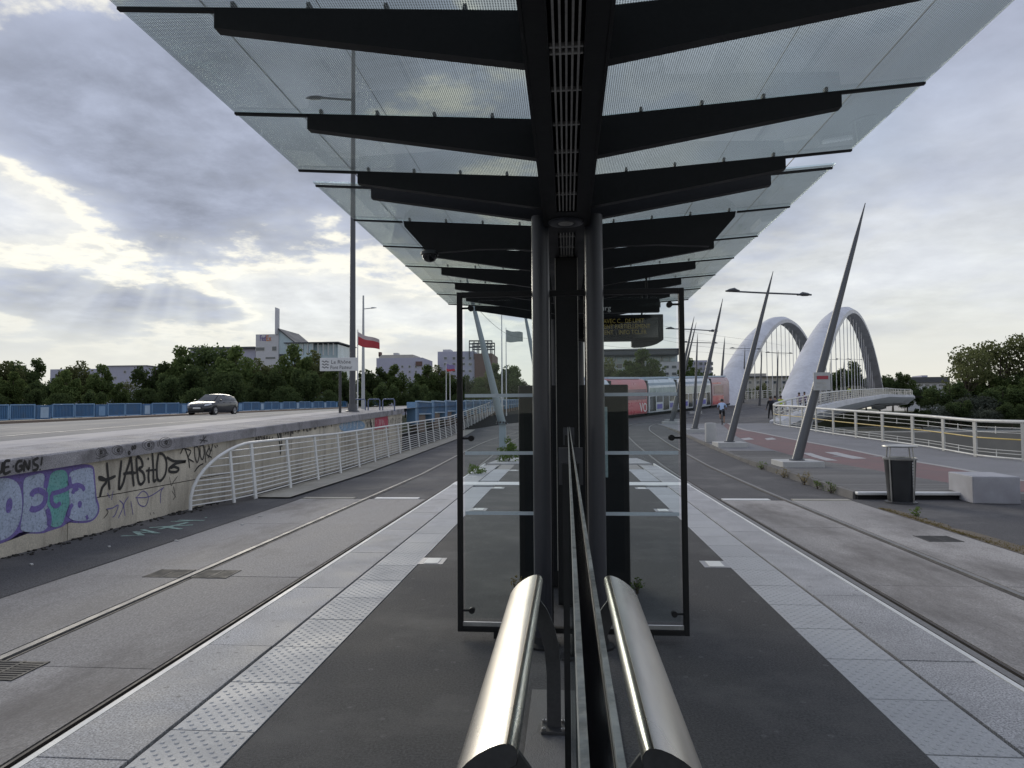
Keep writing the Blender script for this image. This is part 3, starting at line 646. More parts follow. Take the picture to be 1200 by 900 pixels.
def wall_poly(tr, pts, lift, mat, name='graffiti_fill', smooth_=True, par=None):
    for _ in range(2 if smooth_ else 0):      # corner cutting keeps the outline simple
        pts = [q for a, b in zip(pts, pts[1:]+pts[:1]) for q in ((a[0]*.75+b[0]*.25, a[1]*.75+b[1]*.25), (a[0]*.25+b[0]*.75, a[1]*.25+b[1]*.75))]
    bm = bmesh.new(); vs = [bm.verts.new(at_x(*tr(p), WX+lift)-Vector(wall['_o'])) for p in pts]; bm.faces.new(vs); bmesh.ops.triangulate(bm, faces=bm.faces)
    bmesh.ops.recalc_face_normals(bm, faces=bm.faces)
    me = bpy.data.meshes.new(name); bm.to_mesh(me); bm.free(); me.materials.append(mat); o = bpy.data.objects.new(name, me); COL.objects.link(o); o.parent = wall; return o
def wall_strokes(tr, lines, w, lift, mat, name='graffiti_tag'):
    m = MB()
    for i, l in enumerate(lines): ribbon(m, [at_x(*tr(p), WX+lift+.0002*(i % 7)) for p in smooth2(l)], w, (1, 0, 0))
    return m.build(name, mat, wall, fixn=False)
def pmw(*a_, **k_): return pm(*a_, wear=.22 if 'black' in a_[0] else .5, **k_)
PUR = pmw('purple_spray', (.17, .13, .38), .15, 8, .7, fine=50); LBL = pmw('pale_blue_spray', (.43, .50, .64), .22, 3, .75, fine=40, stain=(.28, .34, .42), stain_amt=.7, stain_scale=6)
TEAL = pmw('teal_spray', (.15, .40, .38), .2, 4, .75, fine=40, stain=(.25, .42, .42), stain_amt=.6, stain_scale=7); SPB = pmw('black_spray', (.016, .015, .015), .2, 6, .6); SPV = pmw('violet_marker', (.12, .10, .30), .2, 6, .6); SPR = pmw('red_spray', (.42, .06, .10), .2, 4, .7); SPG = pmw('dark_grey_spray', (.055, .05, .05), .2, 6, .7); SPBL = pmw('blue_spray', (.22, .34, .48), .3, 3, .7); SPK = pmw('pink_spray', (.5, .28, .30), .2, 4, .7)
Z1 = tracer(0, 480, 4)
wall_poly(Z1, [(-60, 330), (0, 313), (100, 308), (215, 283), (330, 260), (436, 253), (446, 300), (449, 400), (468, 450), (464, 492), (430, 528), (370, 534), (318, 524), (300, 548), (240, 566), (200, 582), (120, 581), (92, 574), (60, 602), (0, 632), (-60, 640)], .004, PUR, 'graffiti_outline')
wall_poly(Z1, [(-60, 335), (0, 322), (40, 320), (75, 335), (95, 365), (105, 420), (103, 480), (92, 530), (65, 580), (30, 605), (0, 615), (-60, 620)], .0070, LBL)
wall_poly(Z1, [(28, 440), (38, 415), (55, 415), (60, 440), (55, 470), (40, 487), (28, 482)], .0108, PUR, 'graffiti_counter')
wall_poly(Z1, [(108, 345), (118, 318), (160, 305), (207, 294), (213, 345), (206, 380), (200, 440), (214, 495), (233, 520), (222, 557), (190, 575), (120, 575), (92, 562), (105, 500), (112, 440)], .0078, LBL)
wall_poly(Z1, [(236, 300), (270, 282), (310, 284), (320, 320), (314, 360), (336, 366), (338, 400), (326, 440), (304, 500), (292, 540), (262, 553), (238, 548), (232, 520), (240, 480), (224, 455), (216, 410), (223, 350)], .0086, TEAL)
wall_poly(Z1, [(323, 300), (345, 284), (432, 266), (437, 300), (441, 420), (456, 442), (460, 480), (436, 514), (412, 520), (370, 523), (334, 517), (316, 495), (325, 465), (335, 410), (322, 345)], .0094, LBL)
wall_poly(Z1, [(362, 442), (372, 425), (385, 432), (383, 455), (370, 466)], .0108, PUR, 'graffiti_counter')
Z6 = tracer(0, 500, 7.5)
wall_strokes(Z6, [[(400, 590), (345, 560), (295, 575), (275, 612)], [(405, 575), (398, 650), (360, 705), (300, 728), (265, 715)], [(415, 720), (435, 800), (430, 870)], [(400, 540), (412, 470), (425, 420)]], .085, .0115, PUR, 'graffiti_counter')
wall_strokes(Z6, [[(450, 590), (520, 572), (590, 545), (615, 520)], [(452, 595), (458, 670), (495, 698), (535, 668)], [(610, 440), (625, 520), (680, 512), (725, 530), (742, 562)], [(640, 590), (650, 560), (690, 540)], [(600, 790), (615, 720), (640, 680)], [(760, 780), (772, 815)]], .070, .0122, PUR, 'graffiti_counter')
Z7 = tracer(100, 490, 7.5)
wall_strokes(Z7, [[(190, 390), (200, 500), (215, 630)], [(115, 520), (150, 525), (185, 560), (150, 610), (130, 690)], [(120, 535), (190, 540), (268, 508)],
  [(320, 370), (305, 500), (297, 622), (330, 580), (355, 490)], [(355, 490), (385, 400), (402, 345), (415, 480), (428, 600)], [(335, 490), (390, 480), (445, 482)],
  [(450, 345), (455, 450), (470, 560), (495, 580), (522, 540), (510, 480), (470, 445), (505, 420), (490, 360), (455, 335)], [(562, 430), (556, 510), (562, 572)], [(548, 352), (560, 362)],
  [(590, 305), (598, 430), (602, 552), (625, 540)], [(535, 462), (630, 452)], [(645, 310), (630, 420), (635, 530), (665, 548), (705, 490), (715, 390), (690, 325), (650, 308)],
  [(715, 342), (780, 378), (885, 380), (800, 398), (740, 440), (745, 470), (800, 472), (822, 445), (780, 428), (750, 440)]], .052, .006, SPB)
wall_strokes(Z7, [[(835, 315), (870, 262), (905, 350), (918, 440)], [(880, 268), (928, 290), (905, 350), (955, 385)], [(960, 250), (965, 340), (985, 390), (1002, 320), (990, 255), (962, 250)], [(1008, 248), (1012, 330), (1030, 365), (1046, 310), (1036, 240), (1010, 246)],
  [(1052, 245), (1060, 390)], [(1095, 250), (1066, 315), (1112, 345)], [(1085, 240), (1103, 290), (1122, 228)], [(1108, 285), (1078, 352)], [(960, 470), (1000, 420), (1038, 400)], [(1135, 240), (1150, 262)], [(1155, 235), (1165, 250)]], .030, .006, SPB)
wall_strokes(Z7, [[(185, 800), (240, 790), (290, 765), (262, 850), (240, 870)], [(300, 720), (335, 770), (290, 880)], [(380, 690), (340, 760), (350, 860)], [(400, 730), (420, 850)], [(450, 690), (475, 760), (530, 770), (555, 690), (510, 640), (455, 690)], [(440, 700), (560, 690), (685, 612)], [(690, 605), (665, 650), (660, 750)], [(245, 640), (230, 720)], [(195, 660), (215, 700)]], .018, .006, SPV)
wall_strokes(Z7, [[(740, 515), (755, 590), (775, 560), (812, 510)], [(775, 600), (790, 680), (770, 720)], [(760, 640), (800, 700)], [(570, 830), (575, 850)], [(600, 825), (605, 845)], [(160, 880), (200, 830), (185, 800)]], .016, .006, SPG)
Z6 = tracer(0, 500, 7.5)
CL = .081
wall_strokes(Z6, [[(-40, 330), (-40, 400), (0, 402), (18, 385), (25, 312)], [(92, 298), (45, 310), (38, 410), (95, 392)], [(42, 360), (82, 350)], [(112, 350), (122, 352)], [(198, 300), (162, 308), (142, 350), (152, 390), (188, 380), (195, 345), (168, 350)],
  [(213, 395), (216, 302), (252, 375), (262, 292)], [(340, 272), (298, 298), (302, 328), (332, 345), (325, 374), (288, 385)], [(372, 268), (360, 342)], [(352, 372), (356, 380)]], .040, CL, SPB, 'coping_tag')
eyes = []
for cx, cy, r in ((140, 300, 46), (285, 282, 48), (555, 236, 52), (705, 214, 55)):
    for k, rr in enumerate((r, r*.72, r*.42)): eyes.append([(cx+rr*1.05*math.cos(a/8*2*math.pi+k)+6*k, cy+rr*.85*math.sin(a/8*2*math.pi+k)) for a in range(9)])
eyes += [[(95, 350), (130, 352), (200, 320), (180, 300)], [(340, 265), (360, 310)], [(380, 300), (395, 290)], [(630, 200), (640, 250), (660, 190)], [(780, 180), (790, 220)]]
wall_strokes(Z7, eyes, .010, CL, SPG, 'coping_tag')
wall_strokes(Z7, [[(cx-8, cy), (cx, cy-14), (cx+10, cy), (cx, cy+14), (cx-8, cy)] for cx, cy in ((138, 300), (290, 282), (435, 255), (415, 262), (558, 236), (712, 212), (385, 305))]+[[(1040, 150), (1045, 220)], [(1003, 190), (1075, 202)], [(1062, 160), (1010, 222)]], .028, CL, SPB, 'coping_tag')
Z5 = tracer(250, 340, 4)
rs = random.Random(3)
def scrib(x0, x1, yf, n, h): return [[(x+rs.uniform(-4, 4), yf(x)+rs.uniform(0, h)) for x in [lerp(x0, x1, i/n)+rs.uniform(-9, 9)]*1 for _ in range(5)] for i in range(n)]
wall_strokes(Z5, scrib(320, 560, lambda x: 700-.19*(x-200)-30, 34, 40), .03, .006, SPG)
wall_strokes(Z5, scrib(190, 275, lambda x: 680, 14, 28), .03, .006, SPG)
wall_poly(Z5, [(590, 618), (700, 605), (718, 650), (650, 665), (592, 660)], .004, SPBL); wall_strokes(Z5, scrib(595, 712, lambda x: 612, 16, 40), .02, .007, pm('white_spray', (.5, .5, .5), .1, 5, .7))
wall_poly(Z5, [(757, 600), (818, 590), (820, 645), (757, 655)], .004, SPR, smooth_=False); wall_strokes(Z5, scrib(764, 812, lambda x: 605, 10, 38), .03, .007, SPK)
wall_strokes(Z5, scrib(722, 752, lambda x: 605, 9, 45), .03, .006, SPB); wall_strokes(Z5, scrib(825, 885, lambda x: 595, 10, 40), .02, .006, SPG)
wall_strokes(Z5, [[(300, 672), (312, 720), (316, 770)], [(318, 670), (322, 735)], [(308, 665), (318, 700)]], .07, .007, SPB)
# letters sprayed on the asphalt
MINT = pm('mint_spray', (.30, .42, .36), .25, 9, .8, stain=(.09, .09, .09), stain_amt=.9, stain_scale=14)
m = MB()
for l in ([(568, 592), (665, 589), (632, 571)], [(640, 572), (742, 580), (666, 562)], [(700, 553), (905, 540)], [(745, 560), (800, 548), (880, 528)], [(760, 548), (850, 560)], [(835, 518), (958, 519)], [(800, 525), (905, 520)], [(960, 506), (970, 505)]): ribbon(m, [at_z(*Z1(p), RZ+.005+.0006*len(m.f)/4) for p in l], .10, (0, 0, 1))
tag(m.build('sprayed_letters', MINT, fixn=False), 'pale mint green letters sprayed on the asphalt by the wall', 'graffiti')
# ---------------------------------------------------------------- upper road and its pavements
XF = at_y(60, 487, 42).x
def fx(y): return XF-.0405*(y-42)
def rz_(x, y):
    t = (x+7.3)/(fx(y)+7.3); return lerp(cz(y) if y < 30 else cz(30)+.0176*(y-30), 1.12+.017*(y-42), t)
def strip(name, xa, xb, y0, y1, mat, dz=0., n=3):
    rows = [[(lerp(xa(y), xb(y), k/n), y) for k in range(n+1)] for y in frange(y0, y1, 4)]
    o = grid(rows, lambda x, y: rz_(x, y)+dz).build(name, mat); o['kind'] = 'structure'; return o
ROADG = pm('upper_road_asphalt', (.15, .15, .155), .2, .5, .85, .3, fine=50, stain=(.20, .20, .20), stain_amt=.5, stain_scale=.3)
PAVE = pm('upper_pavement', (.30, .29, .31), .15, .6, .8, .3, fine=40, stain=(.20, .2, .21), stain_amt=.5)
strip('upper_road', lambda y: -11.0, lambda y: fx(y)+3.2, -14, 130, ROADG, -.02, 6)
strip('upper_pavement', lambda y: -8.76, lambda y: -11.0, -14, 29.8, PAVE, .0, 2)
strip('upper_pavement', lambda y: -7.3, lambda y: -11.0, 29.8, 130, PAVE, .0, 2)
PKERB = pm('brown_kerb', (.20, .155, .12), .2, 1, .8, .3)
strip('far_pavement', lambda y: fx(y)+3.1, lambda y: fx(y)-.5, -14, 130, PAVE, .14, 2)
rows = [[(fx(y)+3.1, y), (fx(y)+3.12, y)] for y in frange(-14, 130, 4)]
m = MB(); m.loft([[(fx(y)+3.0, y, rz_(fx(y)+3, y)-.1), (fx(y)+3.3, y, rz_(fx(y)+3, y)-.1), (fx(y)+3.3, y, rz_(fx(y)+3, y)+.13), (fx(y)+3.0, y, rz_(fx(y)+3, y)+.15)] for y in frange(-14, 130, 4)]); m.build('far_kerb', PKERB)['kind'] = 'structure'
y = -8
while y < 110:
    strip('lane_marking', lambda q: -19.0, lambda q: -18.85, y, y+3, PAINT, -.014, 1); y += 9
strip('lane_marking', lambda q: -13.2, lambda q: -13.05, -14, 110, PAINT, -.014, 1)
# ---------------------------------------------------------------- blue fence on the far side of the upper road
BLU = pm('blue_paint', (.035, .115, .235), .2, 1.5, .5, .1, stain=(.07, .12, .18), stain_amt=.5, stain_scale=2); BLU2 = pm('light_blue_paint', (.15, .27, .42), .15, 2, .5, .1); PALEB = pm('pale_blue_panel', (.30, .40, .50), .2, 2, .6); BRN = pm('brown_concrete', (.16, .125, .10), .25, 1.5, .85, .3)
ff = thing('blue_fence', 'long blue panelled metal fence on the far side of the upper road', 'fence', (fx(50), 50, 1.2))
L5 = 5.75
for k in range(-4, 17):
    y0 = 42+k*L5; x = fx(y0); z = rz_(x, y0)+.14; zz = rz_(fx(y0+L5), y0+L5)+.14; s = (zz-z)/L5
    def fb(mb, ya, yb, za, zb, th, xo=0.):
        mb.prism([(fx(y0+ya)+xo, y0+ya, z+s*ya+za), (fx(y0+yb)+xo, y0+yb, z+s*yb+za), (fx(y0+yb)+xo, y0+yb, z+s*yb+zb), (fx(y0+ya)+xo, y0+ya, z+s*ya+zb)], (th, 0, 0))
    for h in (0, 1):
        a = .08+h*2.15; b = a+2.08; m = MB()
        for q in range(14): ya = lerp(a+.06, b-.06, q/14); fb(m, ya, ya+(b-a)/14*.72, .10, .94, -.04, -.02)
        fb(m, a, b, .08, .95, -.02, -.06); pn = m.build('panel', BLU, ff)
        m = MB(); fb(m, a, a+.08, .04, 1.0, -.08, .02); fb(m, b-.08, b, .04, 1.0, -.08, .02); fb(m, a, b, .93, 1.0, -.1, .03); fb(m, a, b, .04, .11, -.08, .025); m.build('panel_frame', BLU2, ff)
    m = MB(); fb(m, 4.45, 5.65, 0, .93, -.35, .05); pb = m.build('pillar', BLU, ff)
    m = MB(); fb(m, 4.70, 5.42, .1, .80, -.02, .075); m.build('pillar_panel', PALEB if k % 2 else BLU2, pb)
# near blue parapet of the road bridge
nf = thing('bridge_parapet', 'blue steel parapet of the road bridge with pale blue pillars beyond the wall end', 'parapet', (-7.45, 50, 1))
for k in range(0, 18):
    y0 = 30.6+k*4.05; b = 1.05+.0176*(y0-31); x = -7.45
    MB().bb(x-.35, x+.08, y0+1.8, y0+2.25, b-.05, b+1.02).build('pillar', BLU2, nf)
    MB().bb(x-.30, x+.05, y0+2.25, y0+2.75, b-.1, b+1.0).build('pillar_side', BLU, nf)
    m = MB()
    for q in range(12): ya = y0+2.75+q*.255; m.bb(x-.06, x+.03, ya, ya+.19, b+.48, b+1.02)
    m.bb(x-.08, x-.02, y0+2.75, y0+5.85, b+.46, b+1.03); m.build('panel', BLU, nf)
    MB().bb(x-.14, x+.07, y0+2.7, y0+5.85, b+1.03, b+1.10).build('cap_rail', PALEB, nf)
    MB().bb(x-.10, x+.06, y0+2.75, y0+5.85, b+.40, b+.46).build('bottom_rail', PALEB, nf)
    MB().bb(x-.40, x-.02, y0+3.0, y0+4.6, b-.5, b+.38).build('girder_block', BRN, nf)
m = MB(); m.prism([(-7.6, 29.9, .5), (-7.6, 110, 1.9), (-7.6, 110, -.4), (-7.6, 29.9, -1.2)], (-.5, 0, 0)); m.build('girder', DARK, nf)
# ---------------------------------------------------------------- white railing beside the left track
def lx(y): return -6.72-.0115*(y-14)
def lz(y): return gz(-7, y)+.03
lf = thing('white_railing', 'white steel railing with curved end and many thin bars at the wall foot', 'railing', (-6.8, 20, RZ))
WBARS = [.08, .17, .26, .35, .44, .53, .62, .78, .92, 1.06]
def lean(h): return -.10*h                      # the railing leans back as it rises
pys = [14.15+1.9*k for k in range(0, 36)]
SPINE = lambda y, h: Vector((lx(y)+lean(h), y, lz(y)+h))
FY = frange(14.15, 46, 1.9)+[52, 60, 70, 82]
def lxx(y): return lx(y) if y < 46 else lx(46)+.0*(y-46)
for h in WBARS: MB().tube([SPINE(y, h) for y in FY], .013, 6).build('bar', WHT, lf)
MB().tube([SPINE(y, 1.19) for y in FY], .03, 8).build('top_rail', WHT, lf, smooth=True)
for y in pys:
    a, b = SPINE(y, -.02), SPINE(y, 1.2); m = MB(); m.beam(a, b, .035, .11, (0, 1, 0)); m.build('post', WHT, lf)
arc = []
for k in range(0, 11):
    a = k/10*math.pi/2; arc.append(SPINE(14.15-1.85*math.sin(a), 1.19*math.cos(a)**.9 if k < 10 else 0.0)+Vector((-.42*math.sin(a)**2, 0, 0)))
MB().tube(arc, .032, 8).build('curved_end', WHT, lf, smooth=True)
m = MB(); m.beam(SPINE(13.35, 0)+Vector((-.08, 0, 0)), SPINE(13.35, 1.06)+Vector((-.08, 0, 0)), .03, .08, (0, 1, 0)); m.build('post', WHT, lf)
for h in WBARS:
    if h > 1.1: continue
    sn = math.sqrt(max(0, 1-(h/1.19)**2.2)); MB().tube([SPINE(14.15, h), SPINE(14.15-.92*sn, h)+Vector((-.42*(.5*sn)**2, 0, 0)), SPINE(14.15-1.84*sn, h)+Vector((-.42*sn*sn, 0, 0))], .013, 6).build('bar', WHT, lf)
# ---------------------------------------------------------------- car on the upper road
def build_car(name, label, loc, rz, paint):
    t = thing(name, label, 'car', (0, 0, 0)); m = MB()
    # stations along x (front +): half width, sill, belt height
    st = [(-2.12, .62, .42, .78), (-2.05, .78, .30, .90), (-1.8, .86, .22, .98), (-1.2, .89, .20, 1.0), (-.4, .90, .20, .98), (.4, .90, .20, .95), (.95, .89, .20, .93), (1.4, .87, .21, .87), (1.8, .82, .22, .77), (2.02, .72, .26, .66), (2.12, .55, .34, .56)]
    secs = []
    for x, w, zs, zb in st:
        h = [(w*.90, zs), (w*.99, zs+.10), (w, (zs+zb)/2), (w*.985, zb-.09), (w*.93, zb-.015), (w*.70, zb+.02), (0, zb+.035)]
        secs.append([(x, a, b) for a, b in h]+[(x, -a, b) for a, b in h[-2::-1]])
    body = m.loft(secs).build('body', paint, t, smooth=True)
    GLZ = pm('car_glass', (.02, .024, .028), .1, 3, .06, 0, spec=.8, rvar=.02); TRIM = pm('car_trim', (.012, .012, .013), .1, 5, .5)
    # greenhouse
    gs = [(-2.06, .66, .96, .99, .62), (-1.86, .72, .98, 1.30, .55), (-1.3, .77, .98, 1.43, .56), (-.4, .80, .97, 1.47, .57), (.15, .80, .96, 1.43, .55), (.55, .78, .95, 1.22, .58), (1.02, .70, .93, .96, .64)]
    secs = []
    for x, w, zb, zr, wr in gs:
        h = [(w, zb-.03), (lerp(w, wr, .5)+.03, lerp(zb, zr, .5)), (wr+.02, zr-.05), (wr*.8, zr-.005), (0, zr+.012)]
        secs.append([(x, a, b) for a, b in h]+[(x, -a, b) for a, b in h[-2::-1]])
    MB().loft(secs).build('cabin', paint, t, smooth=True)
    o = .012
    def gp(i, f, s):     # point on the cabin flank between belt (f=0) and roof edge (f=1)
        x, w, zb, zr, wr = gs[i]; a = (w, zb-.03); b = (lerp(w, wr, .5)+.03, lerp(zb, zr, .5)); c = (wr+.02, zr-.05)
        p = (lerp(a[0], b[0], f*2), lerp(a[1], b[1], f*2)) if f < .5 else (lerp(b[0], c[0], f*2-1), lerp(b[1], c[1], f*2-1)); return Vector((x, s*(p[0]+o), p[1]+.005))
    for s in (-1, 1):
        for i0, i1 in ((1, 2), (2, 3), (3, 4), (4, 5)):
            if (i0, i1) == (1, 2): pass
            a0, a1 = gp(i0, .18, s), gp(i1, .18, s); b0, b1 = gp(i0, .9, s), gp(i1, .9, s); d = (a1-a0)*.05
            MB().add([a0+d, a1-d, lerp(a1, b1, .5)-d, b1-d, b0+d, lerp(a0, b0, .5)+d], [(0, 1, 2, 5), (5, 2, 3, 4)]).build('side_window', GLZ, t)
        # mirrors
        mm = MB(); mm.lathe([(.02, -.07), (.08, -.05), (.09, 0), (.07, .06), (.01, .075)], (0, 0, 0), 10, .6); mm.v = [v+Vector((.72, s*.93, 1.0)) for v in mm.v]; mm.build('mirror', paint, t, smooth=True)
        hl = MB(); hl.add([(1.72, s*.845, .70), (2.03, s*.70, .63), (2.10, s*.50, .60), (2.04, s*.52, .71), (1.75, s*.80, .79)], [(0, 1, 2, 3, 4)]); hl.v = [v+Vector((.02, s*.01, .004)) for v in hl.v]; hl.build('headlight', pm('headlight_glass', (.55, .57, .6), .1, 5, .1, spec=.8), t)
        tlm = MB(); tlm.add([(-2.09, s*.60, .75), (-2.0, s*.81, .75), (-1.96, s*.79, .95), (-2.05, s*.60, .92)], [(0, 1, 2, 3)]); tlm.v = [v+Vector((-.02, s*.01, 0)) for v in tlm.v]; tlm.build('tail_light', pm('tail_red', (.3, .02, .02), .1, 5, .2), t)
        for dx in (.28, -.62): MB().beam((dx, s*.905, .86), (dx-.16, s*.905, .865), .02, .03).build('door_handle', TRIM, t)
    # windscreen, rear window
    def wsq(i0, i1, k):
        x0, w0, zb0, zr0, wr0 = gs[i0]; x1, w1, zb1, zr1, wr1 = gs[i1]; return [(x0, -wr0*.92, zr0+.012), (x0, wr0*.92, zr0+.012), (x1, wr1*.95, zr1+.018), (x1, -wr1*.95, zr1+.018)]
    MB().add([(.17, -.50, 1.437), (.17, .50, 1.437), (.55, .53, 1.243), (1.0, .58, .985), (1.0, -.58, .985), (.55, -.53, 1.243)], [(0, 1, 2, 5), (5, 2, 3, 4)]).build('windscreen', GLZ, t)
    MB().add([(-1.89, -.48, 1.31), (-1.89, .48, 1.31), (-2.06, .52, 1.04), (-2.06, -.52, 1.04)], [(0, 1, 2, 3)]).build('rear_window', GLZ, t)
    MB().bb(2.06, 2.135, -.50, .50, .28, .42).build('lower_grille', TRIM, t); MB().bb(2.09, 2.15, -.34, .34, .50, .545).build('upper_grille', TRIM, t); MB().bb(2.12, 2.155, -.26, .26, .42, .52).build('number_plate', pm('plate_white', (.7, .7, .68), .05, 5, .5), t)
    MB().bb(-2.1, 2.06, -.80, .80, .16, .24).build('underbody', TRIM, t)
    RIM = pm('alloy', (.42, .42, .44), .1, 5, .3, metal=1.); TY = pm('tyre', (.018, .018, .018), .1, 9, .85)
    for x in (1.32, -1.32):
        for s in (-1, 1):
            w = MB(); w.lathe([(.20, -.095), (.29, -.10), (.315, -.07), (.32, 0), (.315, .07), (.29, .10), (.20, .095)], (0, 0, 0), 24); w.v = [Vector((v.x+x, v.z+s*.80, v.y+.32)) for v in w.v]; wh = w.build('wheel', TY, t, smooth=True)
            r = MB(); r.lathe([(.205, 0), (.20, .02), (.07, .008), (.03, .03)], (0, 0, 0), 20); r.v = [Vector((v.x+x, s*(v.z+.885), v.y+.32)) for v in r.v]; r.build('rim', RIM, wh)
            a = MB(); a.lathe([(.345, -.05), (.345, .02)], (0, 0, 0), 24); a.v = [Vector((v.x+x, s*(v.z+.872), v.y+.33)) for v in a.v]; a.build('wheel_arch', TRIM, t)
    t.location = loc; t.rotation_euler = (0, 0, rz); return t
CARP = pm('dark_grey_car_paint', (.012, .0135, .019), .08, 2, .35, 0, metal=.1, coat=.6)
cp = at_y(250, 480, 45.5); build_car('parked_car' if 0 else 'car', 'dark grey hatchback driving along the upper road beside the blue fence', (cp.x, 45.5, rz_(cp.x, 45.5)-.015), rad(-90), CARP)
# a silver car mostly hidden behind the parapet
# ---------------------------------------------------------------- lamps, flags and sign on the upper road
MAST = pm('mast_grey', (.085, .088, .10), .12, 2, .45, .03, metal=.3); LPOST = pm('pale_post', (.40, .42, .43), .1, 2, .45)
def base_at(px, y): p = at_y(px, 480, y); return Vector((p.x, y, rz_(p.x, y)-.02 if p.x < -7.2 else gz(p.x, y)))
b = base_at(413, 26); b.x = min(b.x, -7.7); b.z = cz(26)+.01
lm = thing('street_lamp', 'tall dark tapered street lamp standing at the end of the graffiti wall', 'lamp', b, 'road lamps')
MB().tube([b, b+Vector((0, 0, 5)), b+Vector((0, 0, 15))], [.125, .11, .075], 16).build('mast', MAST, lm, smooth=True)
MB().lathe([(.26, 0), (.26, .03), (.19, .06), (.17, .3)], b, 16).build('base_flange', MAST, lm, smooth=True)
for s, l in ((-1, 1.35),):
    MB().tube([b+Vector((0, 0, 12.5)), b+Vector((s*l, 0, 12.65))], .045, 8).build('arm', MAST, lm)
    h = MB(); h.loft([[(b.x+s*(l-.1)+s*x, b.y+w*math.cos(a), b.z+12.66+hh*math.sin(a)) for a in [k/8*2*math.pi for k in range(8)]] for x, w, hh in ((0, .05, .04), (.2, .16, .07), (.5, .15, .06), (.7, .05, .03))]); h.build('lamp_head', MAST, lm, smooth=True)
b = base_at(425.5, 44); b.z = rz_(b.x, 44)
l2 = thing('street_lamp', 'slim pale street lamp with short arm behind the red and white flag', 'lamp', b, 'road lamps')
MB().tube([b, b+Vector((0, 0, 3)), b+Vector((0, 0, 7.6))], [.12, .10, .055], 12).build('mast', LPOST, l2, smooth=True)
MB().tube([b+Vector((0, 0, 6.7)), b+Vector((.75, 0, 6.75))], .03, 8).build('arm', LPOST, l2)
h = MB(); h.loft([[(b.x+.5+x, b.y+w*math.cos(a), b.z+6.76+hh*math.sin(a)) for a in [k/8*2*math.pi for k in range(8)]] for x, w, hh in ((0, .04, .03), (.15, .12, .05), (.4, .04, .02))]); h.build('lamp_head', LPOST, l2, smooth=True)
# bridge name sign
y = 24.5; p0, p1 = at_y(375, 435, y), at_y(419, 419, y); bz = cz(24.5)
sgn = thing('bridge_sign', 'white bridge name sign with wave symbol on a dark post', 'sign', (at_y(398, 480, y).x, y, bz))
px_ = at_y(398, 480, y).x
if px_ > -7.7: dxs = px_+7.9
WSG = pm('sign_white', (.62, .63, .63), .06, 4, .5); SBK = pm('sign_dark', (.05, .05, .055), .1, 5, .5)
MB().bb(p0.x, p1.x, y-.03, y+.01, p0.z, p1.z).build('panel', WSG, sgn, bevel=.01)
MB().tube([(px_, y+.05, bz), (px_, y+.05, p1.z-.05)], .05, 12).build('post', SBK, sgn, smooth=True)
H_ = p1.z-p0.z; Wd = p1.x-p0.x
text_obj('Le Rhône', H_*.40, (p0.x+Wd*.30, y-.033, p0.z+H_*.55), rad(90), SBK, sgn, sx=1.0); text_obj('Pont Pasteur', H_*.40, (p0.x+Wd*.28, y-.033, p0.z+H_*.14), rad(90), SBK, sgn, sx=.82)
m = MB()
for k in range(3):
    ribbon(m, [(p0.x+Wd*(.06+.18*q/12), y-.034, p0.z+H_*(.28+.22*k+.05*math.sin(q/12*4*math.pi))) for q in range(13)], H_*.06, (0, -1, 0))
m.build('wave_symbol', SBK, sgn, fixn=False)
# tubular barriers beside the lamp
BARB = pm('barrier_blue', (.10, .13, .22), .1, 4, .5)
for k in range(3):
    q = base_at(392+9*k, 27.5+.2*k); q.x = min(q.x, -7.8); q = Vector((-8.9+.62*k, 27.6, rz_(-8.5, 27.6)))
    tag(MB().tube([q, q+Vector((0, 0, .42)), q+Vector((.04, 0, .5)), q+Vector((.46, 0, .5)), q+Vector((.5, 0, .42)), q+Vector((.5, 0, 0))], .028, 8).build('pedestrian_barrier', BARB, smooth=True), 'low blue tubular pedestrian barrier beside the tall street lamp', 'barrier', 'barriers at the wall end')
# flags
def flag(px, y, ztop, fw, fh, bands, label, drop=.35, zb=None, thick=.045, name='flagpole'):
    b = base_at(px, y); b.z = b.z if zb is None else zb
    t = thing(name, label, 'flag', b)
    MB().tube([b, Vector((b.x, y, ztop))], [thick, thick*.6], 10).build('pole', pm('flagpole_white', (.55, .56, .57), .06, 3, .4), t, smooth=True)
    if fw:
        n = 10; nb = len(bands)
        for q, mt in enumerate(bands):
            secs = []
            for i in range(n+1):
                u = i/n; row = []
                for f in (q/nb, (q+.5)/nb, (q+1)/nb):
                    row.append((b.x+.03+fw*u*(1-.06*math.sin(u*6)), y+.18*fw*math.sin(u*7+f*1.2)*u, ztop-.15-fh*f*(1-.25*u)-drop*fw*u-.05*math.sin(u*5)))
                secs.append(row)
            MB().loft(secs, closed=False, cap=False).build('flag_band', mt, t, smooth=True)
    return t
FR = pm('flag_red', (.42, .05, .06), .12, 3, .8); FW = pm('flag_pale', (.50, .42, .42), .1, 3, .8); FG = pm('flag_grey_green', (.30, .33, .31), .15, 3, .8); FP = pm('flag_violet', (.22, .18, .34), .12, 3, .8)
def zt(px, py, y): return at_y(px, py, y).z
flag(419, 40, zt(419, 386, 40), 1.25, .8, [FW, FR, FR], 'red and white flag streaming from a pole behind the tall lamp', .42)
flag(523, 62, zt(523, 424, 62), .75, .7, [FP, FP, FR], 'small violet and red flag on a white pole above the blue parapet', .3, zb=2.2)
flag(527.5, 64, zt(527, 426, 64), 0, 0, [], 'bare white pole beside the small violet flag', zb=2.2)
flag(593.5, 52, zt(593, 384, 52), 1.25, .95, [FG], 'plain grey green flag on a tall white pole seen through the screen', .22, zb=1.2)
flag(588.5, 50, zt(588, 368, 50), 0, 0, [], 'tall bare white flagpole beside the grey green flag', zb=1.2, thick=.06)
